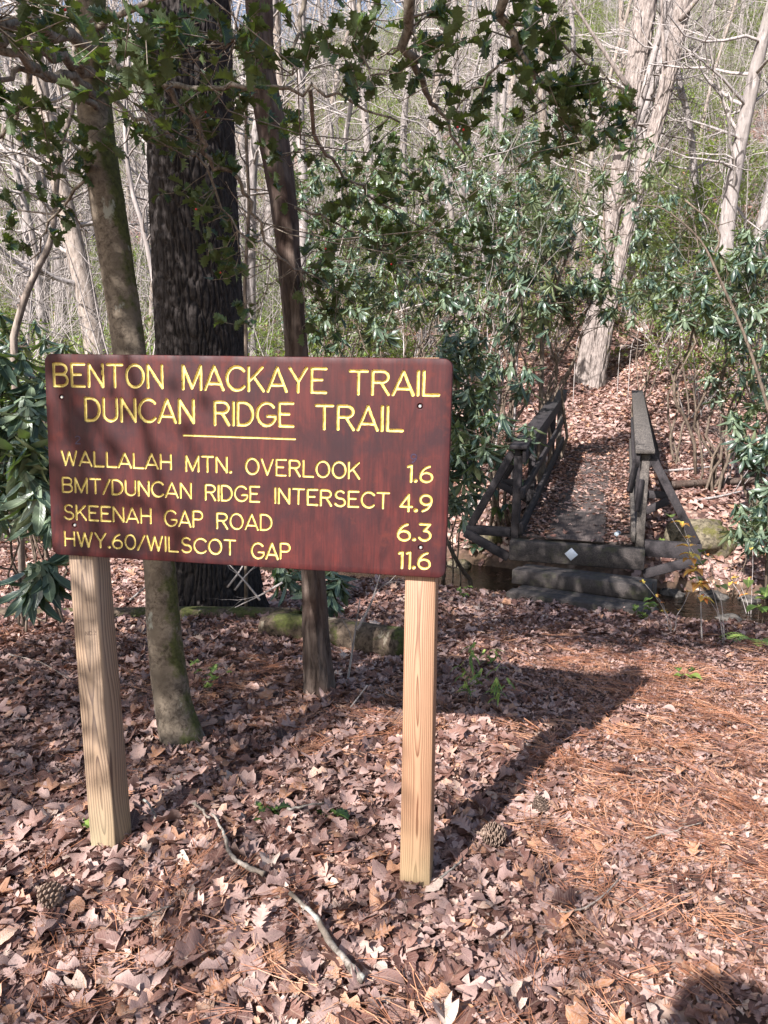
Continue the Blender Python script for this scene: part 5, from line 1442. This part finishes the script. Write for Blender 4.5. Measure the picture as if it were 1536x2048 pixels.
# tangle of dead twigs beside the pine foot and behind the sign
rs = np.random.RandomState(61)
for k, (x0, y0, x1, y1, Yd) in enumerate([(455, 1175, 500, 1090, 4.7), (520, 1200, 440, 1110, 4.6), (565, 1165, 470, 1215, 4.6), (470, 1180, 545, 1105, 4.9), (690, 1400, 720, 1200, 3.6), (715, 1260, 760, 1150, 3.7), (655, 1500, 735, 1370, 3.2), (260, 1200, 330, 1140, 4.7)]):
    P = px_path([(x0, y0, Yd), ((x0 + x1) / 2 + rs.uniform(-12, 12), (y0 + y1) / 2, Yd), (x1, y1, Yd)]); mb = MB(); mb.tube(catmull(P, 4), np.linspace(.008, .003, 9), 5); grow(mb, P[1], P[2] - P[1], .25, .003, rs, 1, .3, (2, 4), .6, 0, 3)
    o = mb.build('dead_twig', M['twig'], smooth=True); tag(o, 'dead bare twig %s' % (('rising at the foot of the pine', 'leaning left at the pine foot', 'lying low beside the pine foot', 'upright right of the pine foot', 'tall thin behind the sign near the snag', 'short thin near the mossy log', 'bent low in front of the snag', 'small behind the left post')[k]), 'twig'); o['kind'] = 'stuff' if False else o.get('kind', '')
    del o['kind']

# ================================================================== LOGS, STONES, STICKS
def log(label, p0, p1, r0, r1, mat, seed, sag=.0, name='fallen_log'):
    p0 = np.array(p0); p1 = np.array(p1); L = np.linalg.norm(p1 - p0); n = int(L / .03) + 6; k = 28; rs = np.random.RandomState(seed)
    t = np.linspace(0, 1, n); S, A = np.meshgrid(t * L, np.arange(k) / k * 2 * PI, indexing='ij'); R = (r0 + (r1 - r0) * t)[:, None] * (1 + .10 * ring_noise(A, S, 1.5, 1.5, seed) + .04 * ring_noise(A, S, 5, 6, seed + 3)) * np.minimum(1, .75 + np.minimum(S, L - S) / .05 * .25)
    mid = np.stack([.03 * np.sin(t * 5 + seed), 0 * t], 1); Vv = np.stack([R * np.cos(A) + mid[:, :1], S, R * np.sin(A) * .92], -1).reshape(-1, 3)
    i = np.arange(n - 1)[:, None] * k; j = np.arange(k)[None]; j2 = (j + 1) % k; Q = np.stack([i + j, i + k + j, i + k + j2, i + j2], -1).reshape(-1, 4)
    jj = np.arange(k); Vv = np.vstack([Vv, [[0, .02, 0]], [[0, L - .02, 0]]]); T = np.vstack([np.stack([0 * jj + n * k, jj, (jj + 1) % k], 1), np.stack([0 * jj + n * k + 1, (n - 1) * k + (jj + 1) % k, (n - 1) * k + jj], 1)])
    me = mesh_np(name, Vv, Q, T, mat); o = link(name, me); d = Vector(p1 - p0); o.location = p0
    o.rotation_euler = d.to_track_quat('Y', 'Z').to_euler(); return tag(o, label, 'log')
def atg(px, Y, dz): p = atY(px, 1000, Y); return (p.x, Y, Hs(p.x, Y) + dz)
log('short mossy green log lying behind the right post', atg(525, 4.42, .07), atg(822, 4.15, .07), .085, .115, M['log'], 3)
log('long weathered brown log lying behind the left post and pine', atg(-90, 5.35, .05), atg(600, 5.0, .05), .075, .085, M['log'], 7)
log('fallen branch lying across the bank right of the railing', (atY(1335, 975, 11.4).x, 11.4, Hs(atY(1335, 975, 11.4).x, 11.4) + .10), (atY(1570, 960, 11.8).x, 11.8, Hs(atY(1570, 960, 11.8).x, 11.8) + .10), .07, .05, M['dead_bark'], 9, name='fallen_branch')
for (a, b, Ya, lab) in ((1390, 1536, 10.9, 'thin dead branch below the fallen branch on the right bank'), (1320, 1500, 12.6, 'grey dead branch above the fallen branch on the right bank')):
    log(lab, (atY(a, 990, Ya).x, Ya, Hs(atY(a, 990, Ya).x, Ya) + .05), (atY(b, 990, Ya).x, Ya + .5, Hs(atY(b, 990, Ya).x, Ya + .5) + .08), .022, .012, M['twig'], 12, name='fallen_branch')
def rock(label, c, sx_, sy_, sz_, mat, seed, name='stone'):
    n, k = 22, 32; th = np.linspace(0, PI, n); A, Tt = np.meshgrid(np.arange(k) / k * 2 * PI, th)
    d = np.stack([np.sin(Tt) * np.cos(A), np.sin(Tt) * np.sin(A), np.cos(Tt)], -1)
    r = 1 + .26 * vnoise(d[..., 0] * 2 + seed * 7 + d[..., 2] * 1.3, d[..., 1] * 2 + 3 + d[..., 2], seed) + .12 * vnoise(d[..., 0] * 5 + d[..., 2] * 5, d[..., 1] * 6 + seed, seed + 2)
    sq = np.sign(d) * np.abs(d) ** .8
    Vv = (sq * r[..., None] * [sx_, sy_, sz_]).reshape(-1, 3); i = np.arange(n - 1)[:, None] * k; j = np.arange(k)[None]; j2 = (j + 1) % k
    Q = np.stack([i + j, i + k + j, i + k + j2, i + j2], -1).reshape(-1, 4)
    o = link(name, mesh_np(name, Vv, Q, None, mat), None, c); o.rotation_euler = (0, 0, seed); return tag(o, label, 'stone')
def rg(px, Y, dz): p = atY(px, 1000, Y); return (p.x, Y, Hs(p.x, Y) + dz)
rock('big mossy boulder beside the right side of the footbridge', rg(1402, 9.9, .13), .40, .32, .25, M['mossrock'], 3, 'boulder')
rock('smooth dark stone alone on the right stream bank', rg(1463, 9.9, .04), .17, .13, .10, M['rock'], 5)
rock('pale mossy stone under the left side of the bridge', rg(925, 10.6, .05), .20, .16, .13, M['mossrock'], 8)
rock('small mossy stone beside the left outrigger', rg(985, 10.9, .05), .17, .15, .12, M['mossrock'], 12)
for k, (px, Yd, sz, lab) in enumerate([(1310, 8.4, .12, 'wet dark stone at the stream edge beside the steps'), (1335, 7.7, .09, 'small wet stone in the stream near the steps'), (1400, 7.55, .11, 'wet stone in the riffle at the near bank'), (1370, 7.35, .07, 'small black stone right of the lower step'), (1480, 8.0, .12, 'flat dark stone in the middle of the stream'), (1440, 9.0, .14, 'dark stone at the far edge of the stream'), (1520, 8.9, .13, 'wet stone at the far edge near the photo edge'), (1360, 9.1, .12, 'dark stone under the end of the steps'), (1500, 7.3, .10, 'wet stone by the near bank at right'), (1290, 9.3, .15, 'stone in the shade under the bridge')]):
    rock(lab, (rg(px, Yd, 0)[0], Yd, max(Hs(rg(px, Yd, 0)[0], Yd), -.90) + .02), sz * 1.3, sz, sz * .7, M['rock'], 20 + k)
def stick(label, pts, r0, r1, mat='stick', lift=.052, name='stick'):
    P = np.array([onG(*p) for p in pts]) + [0, 0, lift]; P = catmull(P, 5); rs = np.random.RandomState(int(pts[0][0])); P += rs.normal(0, .0016, P.shape); mb = MB(); mb.tube(P, np.linspace(r0, r1, len(P)) * (1 + .12 * rs.normal(0, 1, len(P))), 9)
    return tag(mb.build(name, M[mat], smooth=True), label, 'stick')
stick('pale lichened stick lying in the leaves in front of the sign', [(425, 1662), (445, 1700), (462, 1745), (492, 1768), (528, 1790)], .004, .0075)
stick('thicker pale stick at the bottom centre of the photo', [(580, 1828), (625, 1870), (655, 1925), (700, 1975), (725, 1998)], .006, .010)
stick('thin pale twig near the green holly leaves', [(575, 1652), (610, 1645), (650, 1640)], .004, .003)
stick('slim twig arching between left post and the stick', [(290, 1632), (305, 1650), (312, 1672)], .004, .003)
stick('short splinter of wood behind the first stick', [(388, 1636), (402, 1650), (420, 1668)], .005, .004)
stick('thin stick beside the foot of the right post', [(880, 1795), (905, 1775), (925, 1755)], .004, .003)
stick('thin dark twig lying on the sunlit path', [(1120, 1865), (1180, 1845), (1240, 1790)], .003, .002, 'brown_bark', .045)
stick('twig lying across the path at the right', [(1290, 1700), (1340, 1690), (1400, 1672)], .003, .002, 'brown_bark', .04)
stick('pale twig half buried left of the first stick', [(250, 1880), (300, 1868), (345, 1850)], .003, .002)
stick('long thin twig in the shaded leaves left of the sign', [(20, 1330), (80, 1345), (140, 1378)], .004, .002, 'brown_bark', .05)
stick('old root end poking out left of the left post', [(20, 1222), (45, 1195), (62, 1172)], .03, .022, 'dead_bark', .03)

def cone(label, px, py, L, rot):
    g = onG(px, py); t = thing('pine_cone', label, 'pine cone', (g.x, g.y, g.z + L * .36 + .03), rot)
    mb = MB(); mb.tube([(0, -L * .5, 0), (0, -L * .2, 0), (0, L * .3, 0), (0, L * .5, 0)], [L * .1, L * .16, L * .1, L * .02], 8); mb.build('core', M['cone'], t, smooth=True)
    sc = MB()
    for k in range(84):
        f = k / 84; a = k * 2.39996; y = (-.5 + f) * L; rr = L * (.36 * math.sin(min(1, (f + .12) * 1.05) * PI) ** .7 + .02)
        s = L * .10 * (1.1 - .5 * f); c, d = math.cos(a), math.sin(a)
        base = np.array([c * rr * .35, y, d * rr * .35]); tip = np.array([c * rr, y + L * .05, d * rr]); sd_ = np.array([-d, 0, c]) * s; th = np.array([0, L * .028, 0])
        Vv = [base - sd_ * .4, base + sd_ * .4, tip + sd_ * .9 - th, tip - sd_ * .9 - th, tip + sd_ * .7 + th * .6, tip - sd_ * .7 + th * .6, tip + np.array([c, .35, d]) * L * .035, base + th]
        sc.add(Vv, [[0, 1, 2, 3], [2, 4, 5, 3]], [[2, 6, 4], [4, 6, 5], [5, 6, 3], [3, 6, 2], [4, 7, 5]])
    sc.build('scales', M['cone'], t)['kind'] = 'stuff'
cone('open pine cone on the path beside the sign shadow', 980, 1712, .095, (.25, .1, 1.9))
cone('darker pine cone half hidden further up the path', 1078, 1640, .07, (.6, .1, .4))
cone('weathered pine cone at the left edge of the foreground', 100, 1835, .085, (.2, 0, 1.2))

# ================================================================== SMALL GREEN PLANTS
def plant(label, base, stems_, leafL, mat, seed, name='seedling', W=.4, shape=None, pairs=4, cat='plant', stemmat='rstem', r0=.0022, droop=.2, dens=1):
    rs = np.random.RandomState(seed); t = thing(name, label, cat, base); sm = MB(); lm = MB(); shape = shape or ([.03, .55, .9, 1.0, .8, .45, .02], None)
    for (tx, ty, tz) in stems_:
        P = catmull(np.array([(0, 0, -.03), (tx * .3, ty * .3, tz * .5), (tx, ty, tz)]), 4); P[1:] += rs.normal(0, .004, P[1:].shape); sm.tube(P, np.linspace(r0, r0 * .5, len(P)), 4)
        for k in range(pairs):
            f = 1 - k * (.6 / pairs); i = f * (len(P) - 1); p = P[int(i)] if int(i) < len(P) else P[-1]
            for q in range(rs.randint(1, 3) if dens == 1 else dens):
                a = rs.uniform(0, 2 * PI); l = leafL * rs.uniform(.7, 1.15)
                V_, Q_, uv_ = leafmesh(shape[0], shape[1], l, l * W, .25, -.4, .3, rs.uniform(-.4, .4), .01, rs.randint(9999), 2, .2)
                Rm = Matrix.Rotation(a, 3, 'Z') @ Matrix.Rotation(rs.uniform(-.2, .5) - droop * 2, 3, 'X')
                lm.add(V_ @ np.array(Rm).T + p, Q_, None, rs.uniform(0, 1), uv_)
    sm.build('stems', M[stemmat], t, smooth=True); lf = lm.build('leaves', M[mat], t, smooth=True, uv=True, tint=True); lf['kind'] = 'stuff'
    return t
HOLLYSH = HW
plant('bright green maple seedling right of the holly trunk foot', onG(410, 1400), [(.05, .0, .16), (-.04, .02, .18), (.10, .02, .13)], .036, 'seedling', 1, W=.5, shape=MAPLE, pairs=3)
plant('slender green cane seedling right of the right post', onG(935, 1420), [(-.03, 0, .22), (.02, .02, .30), (.06, 0, .18)], .075, 'seedling', 2, W=.085, shape=LANCE, pairs=5, droop=.3)
plant('second green cane seedling nearer the path', onG(985, 1430), [(.02, 0, .22), (.07, .02, .16)], .07, 'seedling', 3, W=.085, shape=LANCE, pairs=4, droop=.3)
plant('low cane seedling with pale drooping leaves behind the others', onG(985, 1350), [(.02, 0, .14), (-.04, .02, .12)], .07, 'seedling', 4, W=.085, shape=LANCE, pairs=4, droop=.25)
plant('small green seedling alone on the path below the stream', onG(1370, 1375), [(.03, 0, .10), (-.04, 0, .08)], .065, 'seedling', 5, pairs=2)
plant('leafy green sprout at the corner of the lower step', onG(1280, 1245), [(-.10, -.1, .18), (.05, -.1, .24), (.12, 0, .14), (-.02, -.15, .10)], .085, 'seedling', 6, pairs=3)
plant('green sprout on the bank above the steps at right', onG(1310, 1115), [(.05, 0, .22), (-.12, 0, .16), (.16, 0, .18)], .11, 'seedling', 7, pairs=3)
plant('yellow and orange leaved sapling standing in front of the stream', onG(1405, 1290), [(-.09, .25, .78), (-.05, .22, .62)], .085, 'autumn', 8, pairs=6, dens=3, W=.26, stemmat='twig', r0=.003, name='sapling', cat='sapling')
plant('thin forked sapling with few green leaves by the stream', onG(1450, 1290), [(-.30, .3, .80), (-.05, .3, .58), (-.16, .2, .40)], .085, 'seedling', 9, pairs=2, stemmat='twig', r0=.003, name='sapling', cat='sapling')
plant('bramble stem with red leaves at the right bank', onG(1500, 1250), [(-.35, .4, .70), (.05, .2, .85), (-.1, .2, .5)], .07, 'autumn', 10, pairs=2, stemmat='twig', r0=.004, name='bramble', cat='plant')
plant('dry forked weed stalks left of the yellow sapling', onG(1345, 1275), [(-.25, .0, .42), (-.10, .1, .30), (.10, .0, .35)], .035, 'autumn', 11, pairs=2, stemmat='twig', r0=.0035, name='weed_stalks')
plant('green bramble leaves at the right edge above the fern', onG(1520, 1265), [(-.08, .1, .42), (.08, .1, .36)], .11, 'seedling', 12, pairs=3)
plant('faint green seedling in the shaded leaves before the steps', onG(925, 1200), [(.05, 0, .14), (-.03, 0, .12)], .06, 'seedling', 13, pairs=3)
plant('small rhododendron seedling under the left outrigger', onG(955, 1110), [(-.2, 0, .14), (.0, 0, .22), (.22, 0, .14)], .16, 'rhodo_g', 14, W=.26, pairs=3, dens=2)
plant('spiny green holly sprig flat on the leaves before the sign', onG(540, 1640), [(.02, .0, .035), (-.03, .02, .03)], .055, 'holly_g', 15, W=.36, shape=HOLLYSH, pairs=2, dens=2, name='holly_sprig')
plant('second holly sprig lying behind the pale twig', onG(650, 1650), [(.03, .0, .035), (-.03, .02, .03)], .055, 'holly_g', 16, W=.36, shape=HOLLYSH, pairs=2, dens=2, name='holly_sprig')
plant('tiny green seedling left of the left post foot', onG(165, 1665), [(.01, 0, .03)], .035, 'seedling', 17, W=.6, pairs=2)
plant('long leaved rhododendron shoot bending by the left railing', onG(1000, 1085), [(-.25, -.6, .85), (.15, -.8, .95)], .19, 'rhodo_g', 18, W=.26, pairs=2, dens=7, r0=.008, cat='shrub', name='rhododendron_shoot', droop=.5)
def fern(label, base, n, L, seed):
    rs = np.random.RandomState(seed); t = thing('fern', label, 'fern', base)
    for f in range(n):
        a = rs.uniform(-2.9, -.2) if f % 3 else rs.uniform(0, 6.28); mb = MB(); l = L * rs.uniform(.75, 1.1); ts = np.linspace(0, 1, 16); cur = np.stack([np.cos(a) * l * ts * .9, np.sin(a) * l * ts * .9, l * (.75 * ts - .85 * ts ** 2.2)], 1)
        mb.tube(cur, np.linspace(.002, .0008, 16), 3, cap=False); d = np.gradient(cur, axis=0); d /= np.linalg.norm(d, axis=1)[:, None]; up = np.array([0, 0, 1.0])
        for i in range(1, 16):
            sd_ = np.cross(d[i], up); sd_ /= np.linalg.norm(sd_); w_ = l * .17 * math.sin(min(1, .25 + ts[i]) * PI * .8) + .006
            for s in (-1, 1):
                p = cur[i]; mb.add([p - d[i] * .006, p + sd_ * s * w_ * .6 - d[i] * .004 + up * .004, p + sd_ * s * w_ + d[i] * .006 - up * .004, p + sd_ * s * w_ * .5 + d[i] * .010], [[0, 1, 2, 3]], None, rs.uniform(.2, .9))
        mb.build('frond', M['seedling'], t, uv=True, tint=True)
fern('bright green fern at the right edge above the stream', onG(1515, 1290), 9, .38, 4)
